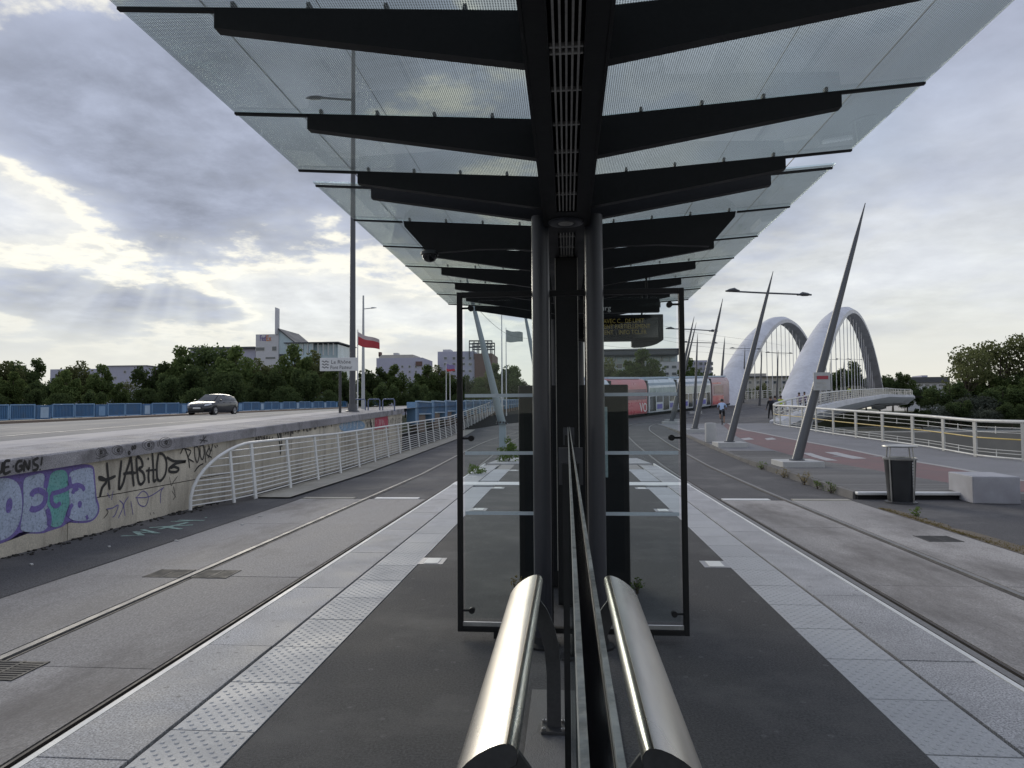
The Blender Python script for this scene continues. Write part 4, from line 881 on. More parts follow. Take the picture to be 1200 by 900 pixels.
flag(541.5, 58, zt(541, 428, 58), 0, 0, [], 'short bare pole beside the frame of the glass screen', zb=2.2, thick=.035)
# ---------------------------------------------------------------- promenade balustrade
WRL = pm('balustrade_white', (.60, .60, .57), .1, 3, .5, 0, stain=(.38, .36, .32), stain_amt=.5, stain_scale=2); YEL = pm('yellow_rail', (.50, .36, .08), .15, 3, .5); GRYP = pm('balustrade_grey', (.42, .42, .40), .12, 3, .55)
def resample(pts, step):
    out = [pts[0].copy()]; acc = 0
    for a, b in zip(pts, pts[1:]):
        l = (b-a).length; t = step-acc
        while t <= l: out.append(a+(b-a)*(t/l)); t += step
        acc = (acc+l) % step
    return out
sm = catmull([tuple(p) for p in RAILXY], 5)
near = [p for i, p in enumerate(sm) if i <= 12*5]; far = [p for i, p in enumerate(sm) if i >= 12*5]
bal = thing('balustrade', 'pale steel balustrade with a yellow middle rail along the promenade edge', 'balustrade', (near[20].x, near[20].y, 0))
def P3(p, h, out=0.): return Vector((p.x, p.y, pz(p.y)+h))
fine = resample(near, 1.0)
for h, r, mt, nm in ((1.22, .055, WRL, 'handrail'), (.66, .022, YEL, 'middle_rail'), (1.02, .012, WRL, 'bar'), (.86, .012, WRL, 'bar'), (.30, .012, WRL, 'bar'), (.20, .012, WRL, 'bar'), (.06, .03, WRL, 'bottom_rail')):
    MB().tube([P3(p, h) for p in fine], r, 8 if r > .02 else 6).build(nm, mt, bal, smooth=True)
pp = resample(near, 2.0)
for i, p in enumerate(pp):
    t = (pp[min(i+1, len(pp)-1)]-pp[max(i-1, 0)]).normalized(); m = MB(); a, b = P3(p, -.05), P3(p, 1.18); m.beam(a, b, .05, .16, (t.x, t.y, 0)); m.build('post', GRYP, bal)
for i, p in enumerate(resample(near, 1.0)):
    if i % 2: MB().beam(P3(p, .82), P3(p, 1.06), .02, .02, (1, 0, 0)).build('spindle', WRL, bal); MB().beam(P3(p, .08), P3(p, .32), .02, .02, (1, 0, 0)).build('spindle', WRL, bal)
# ---------------------------------------------------------------- bridge deck
LE = [(46, -7.0), (52, -4.8), (58, -1.6), (66, 4), (77, 11.5), (92, 19.0), (200, 80)]
RE = [(p.y, p.x) for p in RAILXY if p.y >= 45.9]; RE = sorted(RE)+[(175, 88), (200, 100)]
BRW = pm('bridge_white', (.52, .53, .57), .12, .3, .5, 0, fine=4, stain=(.36, .36, .38), stain_amt=.7, stain_scale=.35, aniso=(1, 1, .35)); BRG = pm('bridge_grey', (.36, .36, .37), .1, .5, .6, 0, fine=6)
brow = [y for y in frange(46, 200, 2.0)]
rows = [[(lerp(pw(LE, y), pw(RE, y)+.3, k/8), y) for k in range(9)] for y in brow]
grid(rows, lambda x, y: lerp((gz(x, y) if y < 60 else pw(TT, y)), pw(WT, y), max(0, min(1, (x-(pw(RE, y)-5))/3.5)))-.01).build('bridge_deck', ASPH2)['kind'] = 'structure'
br = thing('arch_bridge', 'white steel arch bridge with two arches and slender hangers over the river', 'bridge', (25, 70, 0))
def fas(p, t, a, b):
    nr = Vector((t.y, -t.x)); z = pw(WT, p.y); return [Vector((p.x+nr.x*o, p.y+nr.y*o, z+h)) for o, h in ((0, .12), (.45, .1), (.5, -.45), (.2, -.6), (-1.2, -1.7), (-6, -2.2), (-6, -1.9), (-.3, -.5), (-.3, .12))]
sec = []
for i, p in enumerate(far): t = (far[min(i+1, len(far)-1)]-far[max(i-1, 0)]).normalized(); sec.append(fas(p, t, 0, 0))
end = far[-1]
for q in [(end.x+1.6, end.y+2.5), (end.x+1.0, end.y+7), (end.x-1.5, end.y+14)]:
    q = Vector(q); sec.append([Vector((q.x+o, q.y, pw(WT, 150)+h-.25)) for o, h in ((0, .12), (.45, .1), (.5, -.45), (.2, -.6), (-1.2, -1.7), (-6, -2.2), (-6, -1.9), (-.3, -.5), (-.3, .12))])
MB().loft(sec).build('deck_edge', BRW, br, smooth=True)
m = MB(); rows2 = [[Vector((lerp(pw(LE, y), pw(RE, y)-2, k/4), y, pw(TT, y)-1.9)) for k in range(5)] for y in brow if y >= 50]
m.loft(rows2, closed=False, cap=False); m.build('deck_underside', BRG, br)
par = [Vector(((s_[0]).x, (s_[0]).y, s_[0].z-.12)) for s_ in sec]
MB().tube([p+Vector((0, 0, 1.22)) for p in par], .07, 8).build('parapet_rail', WRL, br, smooth=True)
for h in (.3, .55, .8, 1.0): MB().tube([p+Vector((0, 0, h)) for p in par], .025, 5).build('parapet_bar', WRL, br)
for p in resample([Vector(p) for p in par], 2.6): MB().beam(p+Vector((0, 0, 0)), p+Vector((0, 0, 1.2)), .06, .25, (0, 1, 0)).build('parapet_post', GRYP, br)
# far side parapet
lp = [Vector((pw(LE, y)+.3, y, (gz(pw(LE, y), y) if y < 60 else pw(TT, y)))) for y in frange(56, 190, 3)]
MB().tube([p+Vector((0, 0, 1.2)) for p in lp], .06, 6).build('parapet_rail', WRL, br)
for h in (.3, .6, .9): MB().tube([p+Vector((0, 0, h)) for p in lp], .03, 5).build('parapet_bar', WRL, br)
for p in lp[::1]: MB().beam(p, p+Vector((0, 0, 1.2)), .06, .3, (0, 1, 0)).build('parapet_post', GRYP, br)
def arch(P0, P1, h, z0, z1, lean_):
    P0, P1 = Vector(P0), Vector(P1); d = (P1-P0).normalized(); nl = Vector((-d.y, d.x)); secs = []; cen = []
    N_ = 48
    for i in range(N_+1):
        u = -.03+1.06*i/N_; q = P0+(P1-P0)*u; zz = lerp(z0, z1, u)+4*h*u*(1-u); dz = (z1-z0)+4*h*(1-2*u); L_ = (P1-P0).length
        tg = Vector((d.x*L_, d.y*L_, dz)).normalized(); side = Vector((nl.x, nl.y, 0)); nrm = tg.cross(side).normalized()
        if nrm.z < 0: nrm = -nrm
        e = abs(2*u-1)**1.5; w = lerp(1.15, 1.75, e); t = lerp(.70, 1.05, e)
        off = side*lean_*max(0, zz-3)
        c = Vector((q.x, q.y, zz))+off; cen.append((u, c))
        secs.append([c+side*w*a+nrm*t*b for a, b in ((1, -.55), (1.0, .25), (.35, 1.0), (-.35, 1.0), (-1.0, .25), (-1, -.55), (0, -1.0))])
    MB().loft(secs).build('arch', BRW, br, smooth=True)
    n = 19
    for k in range(n):
        u = .10+.80*k/(n-1); c = min(cen, key=lambda q: abs(q[0]-u))[1]; q = P0+(P1-P0)*u; zb = pw(TT, q.y)+.1
        MB().tube([(q.x, q.y, zb), (lerp(q.x, c.x, 1), c.y, c.z-.6)], .055, 6).build('hanger', BRW, br)
        MB().tube([(q.x, q.y, zb), (q.x+(c.x-q.x)*.12, q.y, lerp(zb, c.z, .12))], .14, 6).build('hanger_socket', GRYP, br)
A_ = lambda px, y: (at_y(px, 480, y).x, y)
arch(A_(931, 69), A_(1029, 190), 16.2, 1.4, 4.0, .0)
arch(A_(843, 80), A_(962, 192), 15.6, 1.6, 4.0, .0)
# ---------------------------------------------------------------- leaning masts
PLIN = pm('plinth_concrete', (.42, .42, .41), .12, 2, .75, .3); MAST2 = pm('lean_mast', (.10, .105, .115), .12, 1.5, .42, .02, metal=.4)
MAST3 = pm('lean_mast_pale', (.22, .26, .28), .1, 1.5, .42, .02, metal=.3)
def mast(bp, tp, y, label, lamp=None, zb=None, r=.145, plinth=1.15, mat=None, group='leaning masts'):
    b = at_y(*bp, y); z = pz(y) if zb is None else zb; b = Vector((b.x, y, z)); t_ = at_y(*tp, y); mt = mat or MAST2
    t = thing('leaning_mast', label, 'mast', b, group); ph = .17 if plinth else 0
    if plinth: MB().bb(b.x-plinth/2, b.x+plinth/2, y-plinth/2, y+plinth/2, z-.25, z+ph).build('plinth', PLIN, t, bevel=.015)
    a = b+Vector((0, 0, ph)); d = t_-a
    MB().tube([a, a+d*.5, a+d*.86, t_], [r, r*.72, r*.42, .012], 14).build('mast', mt, t, smooth=True)
    MB().lathe([(r*1.5, 0), (r*1.5, .03), (r*1.05, .05)], a, 14).build('flange', mt, t)
    if lamp:
        l, c, rr = (at_y(*q, y) for q in lamp)
        MB().tube([l, c, rr], .035, 8).build('arm', mt, t)
        for e, s in ((l, 1), (rr, -1)):
            w = abs(rr.x-l.x)*.14
            MB().loft([[(e.x+s*x*w, y+k*.16*math.cos(q), e.z+hh*math.sin(q)+oz) for q in [j/8*2*math.pi for j in range(8)]] for x, k, hh, oz in ((0, .1, .01, 0), (.35, .8, .07, .02), (.75, 1, .09, .04), (1.0, .4, .04, .02), (1.2, .2, .03, 0))]).build('lamp_head', mt, t, smooth=True)
    return t
m1 = mast((934, 545), (1014, 238), 20.5, 'nearest leaning grey mast on a square plinth, a small notice strapped to it')
c = at_y(962, 447, 20.32)
MB().bb(c.x-.235, c.x+.235, 20.22, 20.25, c.z-.26, c.z+.26).build('notice_board', pm('notice_pale', (.42, .43, .43), .1, 6, .5), m1)
MB().bb(c.x-.15, c.x+.17, 20.21, 20.219, c.z+.06, c.z+.16).build('notice_stripe', pm('notice_red', (.35, .05, .07), .1, 6, .5), m1)
for dx, dz in ((-.1, -.04), (.05, -.05), (-.12, -.15), (.06, -.16)): MB().bb(c.x+dx-.05, c.x+dx+.06, 20.21, 20.219, c.z+dz-.03, c.z+dz+.02).build('notice_text', GRYP, m1)
mast((855, 522), (906, 318), 28, 'leaning grey mast with two lamp heads beside the cycle path', ((850, 341), (900, 343.5), (951, 345.5)))
mast((814, 506), (847, 350), 36, 'leaning grey mast without lamps behind the round bollard')
mast((787, 497), (813.5, 371), 46, 'leaning grey mast with lamp heads between the curving tracks', ((780, 385), (811, 386), (841, 388)))
mast((789, 492), (816, 378), 50, 'slender leaning mast close behind the lamp mast between the tracks', r=.13)
mast((814, 482), (817.5, 391), 64, 'upright grey mast with lamp heads standing in front of the tram', ((800, 401), (816.5, 401.5), (841, 402)))
mast((843, 473), (849.5, 394), 84, 'upright grey mast without lamps at the foot of the far arch', plinth=0, r=.2)
mast((871, 470), (873, 405), 88, 'small lamp mast on the bridge between the arches', ((855, 408), (873, 408.5), (892, 409)), plinth=0)
mast((890, 472), (893, 407), 78, 'thin plain mast on the bridge deck behind the walkers', plinth=0, r=.13)
mast((910, 469), (912, 410), 90, 'small lamp mast on the bridge beside the near arch foot', ((897, 413), (911, 413.5), (929, 414)), plinth=0)
for i, (px, y) in enumerate(((972, 130), (988, 148), (1001, 165))):
    mast((px, 462), (px+1, 421), y, 'distant lamp mast on the bridge seen between the hangers', ((px-9, 420.5), (px+1, 421), (px+10, 421.5)), zb=pw(TT, y), plinth=0, r=.15, group='far bridge lamps')
# left of the screen: two tall masts on pedestals
for bp, tp, y, lab in (((588.5, 497), (545, 318), 31, 'pale leaning mast bolted on a pedestal beyond the platform end'), ((640, 497), (612, 352), 38, 'second pale leaning mast half hidden by a shelter column')):
    b = at_y(*bp, y); zb = gz(b.x, y)
    t = mast(bp, tp, y, lab, zb=b.z-.0, r=.19, plinth=0, mat=MAST3); MB().bb(b.x-.13, b.x+.17, y-.15, y+.15, zb-.2, b.z).build('pedestal', pm('pedestal_grey', (.36, .42, .45), .1, 2, .6), t)
    for dx in (-.2, -.07, .08, .2): MB().lathe([(.05, 0), (.05, .1), (.03, .13)], (b.x+dx, y-.2, b.z), 8).build('anchor_nut', DKS, t)
# ---------------------------------------------------------------- litter bin, granite blocks, bollard
bn = thing('litter_bin', 'black litter bin with steel ribs and a flat lid on the pavement', 'bin', (6.57, 14.0, RZ))
c = Vector((6.57, 14.0, RZ)); BINB = pm('bin_black', (.014, .016, .020), .15, 4, .4); STG = pm('galvanised', (.36, .36, .35), .15, 4, .4, metal=.8)
MB().lathe([(.235, .05), (.26, .5), (.285, .86), (.275, .87)], c, 28).build('body', BINB, bn, smooth=True)
MB().lathe([(.29, .0), (.29, .025), (.24, .045)], c, 28).build('base', DKS, bn, smooth=True)
MB().lathe([(.305, .855), (.31, .885), (.29, .895), (.285, .86)], c, 28).build('rim', STG, bn, smooth=True)
MB().lathe([(.29, 1.10), (.315, 1.115), (.31, 1.135), (.10, 1.15)], c, 28).build('lid', STG, bn, smooth=True)
for k in range(4):
    a = rad(-62+90*k); u = Vector((math.cos(a), math.sin(a), 0)); MB().tube([c+u*.265+Vector((0, 0, .02)), c+u*.295+Vector((0, 0, .87)), c+u*.27+Vector((0, 0, 1.11))], .014, 8).build('rib', STG, bn, smooth=True)
for k in range(9):
    a = rad(-66+.2*k); z = .80-.055*k; r = .262+.026*z; MB().box(c+Vector((math.cos(a)*r+.004, math.sin(a)*r-.004, z)), (.035 if k < 5 else .02, .006, .033), Matrix.Rotation(a+math.pi/2, 3, 'Z')).build('lettering', WL, bn)
GBL = pm('block_granite', (.36, .36, .385), .22, 2.5, .75, .5, fine=180, stain=(.26, .25, .26), stain_amt=.5)
for x0, y0, l in ((7.89, 13.9, 'grey granite seating block beside the litter bin'), (8.42, 12.2, 'grey granite block at the pavement edge, its near end toward the track')):
    m = MB(); R = Matrix.Rotation(rad(-6), 3, 'Z'); m.box((0, 0, .265), (.84, 1.05, .53)); m.v = [R @ v+Vector((x0+.46, y0+.50, RZ)) for v in m.v]; tag(m.build('granite_block', GBL, bevel=.018), l, 'block', 'granite blocks')
q = at_y(833, 517, 30); tag(MB().lathe([(.24, 0), (.24, .80), (.225, .83), (.05, .84)], (q.x, 30, pz(30)), 24).build('bollard', PLIN, smooth=True), 'round pale concrete bollard between the masts beside the cycle path', 'bollard')
# ---------------------------------------------------------------- tram
TW = pm('tram_white', (.56, .60, .64), .05, 1, .3, 0, coat=.6); TR = pm('tram_red', (.50, .06, .08), .08, 1, .3, 0, coat=.6); TPK = pm('tram_pink', (.44, .31, .32), .08, 1, .35); TG = pm('tram_glass', (.03, .04, .045), .1, 2, .08, spec=.8, rvar=.03); TGL = pm('tram_glass_pale', (.34, .40, .38), .25, 1.2, .12, spec=.8); TB = pm('tram_bellows', (.022, .03, .035), .2, 9, .8); TLB = pm('tram_roof_blue', (.36, .45, .55), .05, 1, .35); TV = pm('tram_violet_print', (.13, .12, .42), .2, 3, .5)
tram = thing('tram', 'white articulated tram with red ends rounding the curve behind the masts', 'tram', (9.4, 66, 1.3))
def tmod(P0, P1, kind):
    P0, P1 = Vector(P0), Vector(P1); z0, z1 = gz(*P0) if P0.y < 60 else pw(TT, P0.y), pw(TT, P1.y) if P1.y > 60 else gz(*P1); d = (P1-P0); L_ = d.length; d.normalize(); nr = Vector((d.y, -d.x))
    def W_(s, o, h): p = P0+d*s+nr*o; return Vector((p.x, p.y, lerp(z0, z1, s/L_)+h))
    def bx(mb, s0, s1, o0, o1, h0, h1): mb.add([W_(s, o, h) for h in (h0, h1) for s, o in ((s0, o0), (s1, o0), (s1, o1), (s0, o1))], [(3, 2, 1, 0), (4, 5, 6, 7), (0, 1, 5, 4), (1, 2, 6, 5), (2, 3, 7, 6), (3, 0, 4, 7)])
    prof = [(1.16, .22), (1.20, .6), (1.20, 2.45), (1.12, 2.85), (.92, 3.15), (.5, 3.27), (-.5, 3.27), (-.92, 3.15), (-1.12, 2.85), (-1.20, 2.45), (-1.20, .6), (-1.16, .22)]
    g = .25; st = [g, L_-g]; sh = [1, 1]
    if kind == 'nose': st = [g, L_*.45, L_*.75, L_*.93, L_]; sh = [1, 1, .96, .84, .62]
    secs = [[W_(s+(0 if k < 1 else -.5*max(0, (h-1.2)/2)*(1-k)*2), o*k, h*(1 if k > .8 else .93)) for o, h in prof] for s, k in zip(st, sh)]
    col = {'nose': TPK, 'tail': pm('tram_rose', (.50, .17, .18), .08, 1, .35), 'mid': TW}[kind]
    bd = MB().loft(secs).build('carriage', col, tram, smooth=True)
    bx2 = MB(); bx(bx2, -.02, g+.02, -1.08, 1.08, .35, 3.1); bx2.build('bellows', TB, tram)
    m = MB(); bx(m, .6, L_-.6, -.7, .7, 3.25, 3.42); m.build('roof_pod', TLB, tram); m = MB(); bx(m, .3, L_-.3, -1.0, 1.0, .05, .25); m.build('underframe', TB, tram)
    a, b = 1.195, 1.215
    if kind == 'mid':
        m = MB(); bx(m, g+.02, L_-g-.02, 1.13, 1.165, 2.62, 2.86); m.build('cornice_band', TLB, tram)
        n = max(3, round((L_-.8)/1.25)); w = (L_-2*g-.2)/n
        for k in range(n):
            s0 = g+.1+k*w; m = MB(); bx(m, s0+.05, s0+w-.05, a, b, 1.72, 2.42); m.build('upper_window', TGL, tram)
            if k % 2 == 0: m = MB(); bx(m, s0+.10, s0+w-.12, a, b+.004, .36, 1.66); dr = m.build('door', TG, tram)
            else:
                m = MB(); bx(m, s0+.05, s0+w-.08, a, b, 1.10, 1.66); m.build('lower_window', TG, tram)
                m = MB(); bx(m, s0+.12, s0+w-.2, a, b+.003, .50, .92); m.build('violet_print', TV, tram)
    else:
        e = L_*.55 if kind == 'nose' else L_-.4
        m = MB(); bx(m, .7, e, a, b, 1.45, 2.35); m.build('upper_window', pm('tram_pink_glass', (.22, .13, .14), .2, 1, .15), tram)
        m = MB(); bx(m, .35, e, a, b+.004, .32, 1.25); m.build('red_panel', TR, tram)
        m = MB(); bx(m, .35, L_*.45, a-.05, b-.03, 2.5, 2.66); m.build('red_stripe', TR, tram)
        if kind == 'tail':
            me = text_mesh('VO', 1.15, .004); me.materials.clear(); me.materials.append(pm('tram_letter_white', (.75, .75, .75), .03, 3, .4)); xs = max(v.co.x for v in me.vertices)
            o = bpy.data.objects.new('lettering', me); COL.objects.link(o); o.parent = tram; pos = W_(L_-.35-xs, b+.012, .40)-Vector(tram['_o'])
            o.matrix_basis = Matrix.Translation(pos) @ Matrix.Rotation(math.atan2(d.y, d.x), 4, 'Z') @ Matrix.Rotation(rad(90), 4, 'X')
        else:
            m = MB(); bx(m, L_*.62, L_*.90, .98, 1.02, 1.3, 2.4); m.build('cab_window', TG, tram)
tmod((-.7, 48.6), (2.45, 54.35), 'mid'); tmod((2.45, 54.4), (6.1, 60.9), 'tail'); tmod((6.1, 60.9), (9.5, 66.3), 'mid'); tmod((9.5, 66.3), (14.4, 74.2), 'mid'); tmod((14.4, 74.2), (17.9, 79.7), 'nose')
# ---------------------------------------------------------------- people
SKIN = pm('skin', (.30, .17, .11), .08, 4, .6); HAIR = pm('dark_hair', (.02, .015, .012), .2, 9, .6); SHOE = pm('shoe', (.05, .05, .055), .2, 9, .6)
def person(name, label, loc, rz, J, cols, sc_=1.0):
    """one continuous skinned figure; J: joint name -> (x, y, z), faces forward along +y"""
    R_ = {'pelvis': .13, 'waist': .115, 'chest': .145, 'neck': .055, 'head': .085, 'crown': .088, 'top': .06, 'shl': .065, 'ell': .043, 'wrl': .03, 'hal': .036, 'fil': .018, 'thl': .016, 'hil': .095, 'knl': .062, 'anl': .042, 'tol': .036}
    for k in list(R_):
        if k.endswith('l') and k[:-1] in ('sh', 'el', 'wr', 'ha', 'fi', 'th', 'hi', 'kn', 'an', 'to'): R_[k[:-1]+'r'] = R_[k]
    E = [('pelvis', 'waist'), ('waist', 'chest'), ('chest', 'neck'), ('neck', 'head'), ('head', 'crown'), ('crown', 'top')]
    for s in 'lr': E += [('chest', 'sh'+s), ('sh'+s, 'el'+s), ('el'+s, 'wr'+s), ('wr'+s, 'ha'+s), ('ha'+s, 'fi'+s), ('ha'+s, 'th'+s), ('pelvis', 'hi'+s), ('hi'+s, 'kn'+s), ('kn'+s, 'an'+s), ('an'+s, 'to'+s)]
    for s in 'lr':
        e, w = Vector(J['el'+s]), Vector(J['wr'+s]); d = (w-e).normalized(); J['ha'+s] = tuple(w+d*.07); J['fi'+s] = tuple(w+d*.17); J['th'+s] = tuple(w+d*.10+Vector((0, .05, .0)))
    ks = list(R_); me = bpy.data.meshes.new('b'); me.from_pydata([J[k] for k in ks], [(ks.index(a), ks.index(b)) for a, b in E], [])
    o = bpy.data.objects.new('b', me); COL.objects.link(o); md = o.modifiers.new('s', 'SKIN'); md.use_smooth_shade = True
    for k, v in zip(ks, me.skin_vertices[0].data): v.radius = (R_[k],)*2; v.use_root = (k == 'pelvis')
    sd = o.modifiers.new('u', 'SUBSURF'); sd.levels = 1; sd.render_levels = 1
    dg = bpy.context.evaluated_depsgraph_get(); bm_ = bpy.data.meshes.new_from_object(o.evaluated_get(dg)); bpy.data.objects.remove(o)
    bm_.materials.clear()
    order = ['top', 'arm', 'leg', 'calf', 'skin', 'shoe']
    for k in order: bm_.materials.append({'skin': SKIN, 'shoe': SHOE}.get(k) or cols[k])
    def cls(a, b):
        a, b = a.rstrip('lr') if a[:-1] in ('sh', 'el', 'wr', 'ha', 'fi', 'th', 'hi', 'kn', 'an', 'to') else a, b
        if b in ('waist', 'chest', 'pelvis') or b.startswith('sh'): return 0
        if b.startswith('el'): return 0
        if b.startswith('wr'): return 1
        if b.startswith('hi') or b.startswith('kn'): return 2
        if b.startswith('an'): return 3
        if b.startswith('to'): return 5
        return 4
    segs = [(Vector(J[a]), Vector(J[b]), cls(a, b), min(R_[a], R_[b])) for a, b in E]
    for pl in bm_.polygons:
        c = pl.center; best = None
        for a, b, k, r in segs:
            ab = b-a; t = max(0, min(1, (c-a).dot(ab)/ab.length_squared)); dd = (a+ab*t-c).length-r
            if best is None or dd < best[0]: best = (dd, k)
        pl.material_index = best[1]; pl.use_smooth = True
    t = thing(name, label, 'person', (0, 0, 0))
    bo = bpy.data.objects.new('body', bm_); COL.objects.link(bo); bo.parent = t
    h = Vector(J['crown']); m = MB(); m.lathe([(.02, -.10), (.088, -.07), (.104, 0), (.095, .06), (.05, .105), (.01, .115)], (h.x, h.y-.022, h.z+.02), 14); m.build('hair', cols.get('hair', HAIR), t, smooth=True)
    fy = h.y+.083
    for s in (-1, 1):
        MB().lathe([(.004, -.008), (.011, 0), (.004, .008)], (h.x+s*.033, fy, h.z-.02), 8).build('eye', HAIR, t); MB().lathe([(.01, -.03), (.018, 0), (.01, .03)], (h.x+s*.095, h.y, h.z-.03), 8).build('ear', SKIN, t)
    MB().lathe([(.012, -.03), (.016, -.02), (.005, .02)], (h.x, fy+.008, h.z-.04), 8).build('nose', SKIN, t); MB().bb(h.x-.025, h.x+.025, fy-.012, fy+.004, h.z-.085, h.z-.077).build('mouth', pm('lips', (.25, .10, .08), .1, 5, .5), t)
    t.location = loc; t.rotation_euler = (0, 0, rz); t.scale = (sc_,)*3; return t
def walkJ(st=.22, arm=.15, lean_=.04):
    return dict(pelvis=(0, 0, .95), waist=(0, lean_*.4, 1.12), chest=(0, lean_, 1.34), neck=(0, lean_+.01, 1.50), head=(0, lean_+.03, 1.58), crown=(0, lean_+.035, 1.67), top=(0, lean_+.03, 1.74), shl=(-.19, lean_, 1.41), shr=(.19, lean_, 1.41), ell=(-.24, arm*.4, 1.13), elr=(.24, -arm*.6, 1.13), wrl=(-.23, arm+.08, .90), wrr=(.23, -arm*.4, .88), hil=(-.095, 0, .90), hir=(.095, 0, .90), knl=(-.10, st*.62, .50), knr=(.10, -st*.2, .49), anl=(-.10, st, .09), anr=(.10, -st*1.15, .13), tol=(-.11, st+.15, .03), tor=(.11, -st*1.1+.12, .03))
def cl(n, c): return pm(n, c, .12, 9, .85)
def ppl(px, y, rz, lab, cols, J=None, s=1.0):
    b = at_y(px, 480, y); return person('person', lab, (b.x, y, gz(b.x, y) if y < 46 and b.x < 6 else pz(y)), rz, J or walkJ(), cols, s)
bk = cl('cloth_black', (.014, .014, .016)); ppl(903.5, 50, rad(8), 'walker in black with a dark backpack at the balustrade tip', dict(top=bk, arm=bk, leg=bk, calf=bk))
pk = at_y(903.5, 480, 50); pz0 = pz(50)
bp = thing('backpack', 'small dark backpack worn by the walker in black', 'bag', (pk.x, 49.84, pz0+1.1)); MB().lathe([(.10, 1.12), (.15, 1.16), (.16, 1.3), (.13, 1.44), (.06, 1.48)], (pk.x, 49.83, pz0), 12, .6).build('sack', cl('cloth_navy', (.02, .022, .035)), bp, smooth=True)
MB().bb(pk.x-.09, pk.x+.09, 49.70, 49.75, pz0+1.16, pz0+1.30).build('pocket', bk, bp, bevel=.02)
hv = cl('hi_vis', (.50, .58, .06)); ppl(915.5, 58, rad(0), 'walker in a bright yellow top beyond the balustrade tip', dict(top=hv, arm=SKIN, leg=bk, calf=SKIN), walkJ(.12))
gr = cl('cloth_grey', (.10, .10, .12)); ppl(908.5, 56, rad(-10), 'walker in dark grey beside the one in yellow', dict(top=gr, arm=gr, leg=bk, calf=bk), walkJ(.1))
pu = cl('cloth_lilac', (.30, .22, .34)); ppl(937, 66, rad(150), 'walker in lilac beside the near arch foot', dict(top=pu, arm=SKIN, leg=gr, calf=gr), walkJ(.15)); ppl(943, 68, rad(170), 'second walker beside the near arch foot in plum', dict(top=cl('cloth_plum', (.16, .08, .18)), arm=SKIN, leg=bk, calf=SKIN), walkJ(.1))
ppl(996, 108, rad(0), 'distant figure in yellow on the bridge among the hangers', dict(top=hv, arm=hv, leg=gr, calf=gr), walkJ(.1))
# cyclist riding away
cy = 44.0; cb_ = at_y(846, 480, cy); cz0 = pz(cy); rzc = rad(-14)
cl_b = cl('cloth_light_blue', (.36, .47, .66))
J = dict(pelvis=(0, -.18, 1.0), waist=(0, -.06, 1.13), chest=(0, .16, 1.28), neck=(0, .28, 1.40), head=(0, .34, 1.46), crown=(0, .38, 1.53), top=(0, .40, 1.60), shl=(-.19, .18, 1.33), shr=(.19, .18, 1.33), ell=(-.27, .36, 1.14), elr=(.27, .36, 1.14), wrl=(-.25, .52, 1.03), wrr=(.25, .52, 1.03), hil=(-.09, -.16, .95), hir=(.09, -.16, .95), knl=(-.12, .20, .72), knr=(.12, .16, .58), anl=(-.11, .02, .42), anr=(.11, -.02, .17), tol=(-.11, .15, .37), tor=(.11, .11, .11))
person('person', 'cyclist in a light blue shirt and black shorts riding away', (cb_.x, cy, cz0), rzc, J, dict(top=cl_b, arm=SKIN, leg=bk, calf=SKIN))
bi = thing('bicycle', 'dark bicycle ridden by the cyclist in light blue', 'bicycle', (0, 0, 0)); BF = pm('bike_frame', (.03, .03, .035), .1, 5, .35); TY2 = pm('bike_tyre', (.015, .015, .015), .1, 9, .8)
for y0 in (-.52, .52):
    ring = [(0, y0+.33*math.cos(a), .345+.33*math.sin(a)) for a in [k/24*2*math.pi for k in range(25)]]; wh = MB().tube(ring, .018, 6, cap=False).build('wheel', TY2, bi, smooth=True)
    m = MB()
    for k in range(10): a = k/10*2*math.pi; m.tube([(0, y0, .345), (0, y0+.32*math.cos(a), .345+.32*math.sin(a))], .002, 3)
    m.build('spokes', STG, wh)
for a, b in (((0, -.05, .30), (0, -.20, .90)), ((0, -.05, .30), (0, .40, .80)), ((0, -.18, .80), (0, .38, .88)), ((0, -.05, .30), (0, -.52, .345)), ((0, -.17, .78), (0, -.52, .345)), ((0, .37, .95), (0, .52, .345))): MB().tube([a, b], .016, 8).build('frame_tube', BF, bi)
MB().tube([(-.27, .50, 1.01), (-.1, .42, 1.0), (.1, .42, 1.0), (.27, .50, 1.01)], .013, 8).build('handlebar', BF, bi); MB().box((0, -.21, .925), (.13, .25, .05)).build('saddle', BF, bi, bevel=.02); MB().bb(-.12, .12, -.07, -.03, .28, .32).build('crank', STG, bi)
bi.location = (cb_.x, cy, cz0); bi.rotation_euler = (0, 0, rzc)
# ---------------------------------------------------------------- land, banks and river
EARTH = pm('bank_earth', (.075, .08, .045), .3, .3, .9, .4, fine=4); 
wm = bpy.data.materials.new('river_water'); wm.use_nodes = True; nt = wm.node_tree; b_ = nt.nodes['Principled BSDF']; b_.inputs['Base Color'].default_value = (.25, .265, .25, 1); b_.inputs['Roughness'].default_value = .38; b_.inputs['IOR'].default_value = 1.33
nn = nt.nodes.new('ShaderNodeTexNoise'); nn.inputs['Scale'].default_value = .5; nn.inputs['Detail'].default_value = 5; ge = nt.nodes.new('ShaderNodeNewGeometry'); nt.links.new(ge.outputs['Position'], nn.inputs['Vector']); bu = nt.nodes.new('ShaderNodeBump'); bu.inputs['Strength'].default_value = .25; bu.inputs['Distance'].default_value = .3; nt.links.new(nn.outputs[0], bu.inputs['Height']); nt.links.new(bu.outputs[0], b_.inputs['Normal'])
MB().quad((-400, -60, -3.6), (900, -60, -3.6), (900, 600, -3.6), (-400, 600, -3.6)).build('river', wm)['kind'] = 'structure'
m = MB()
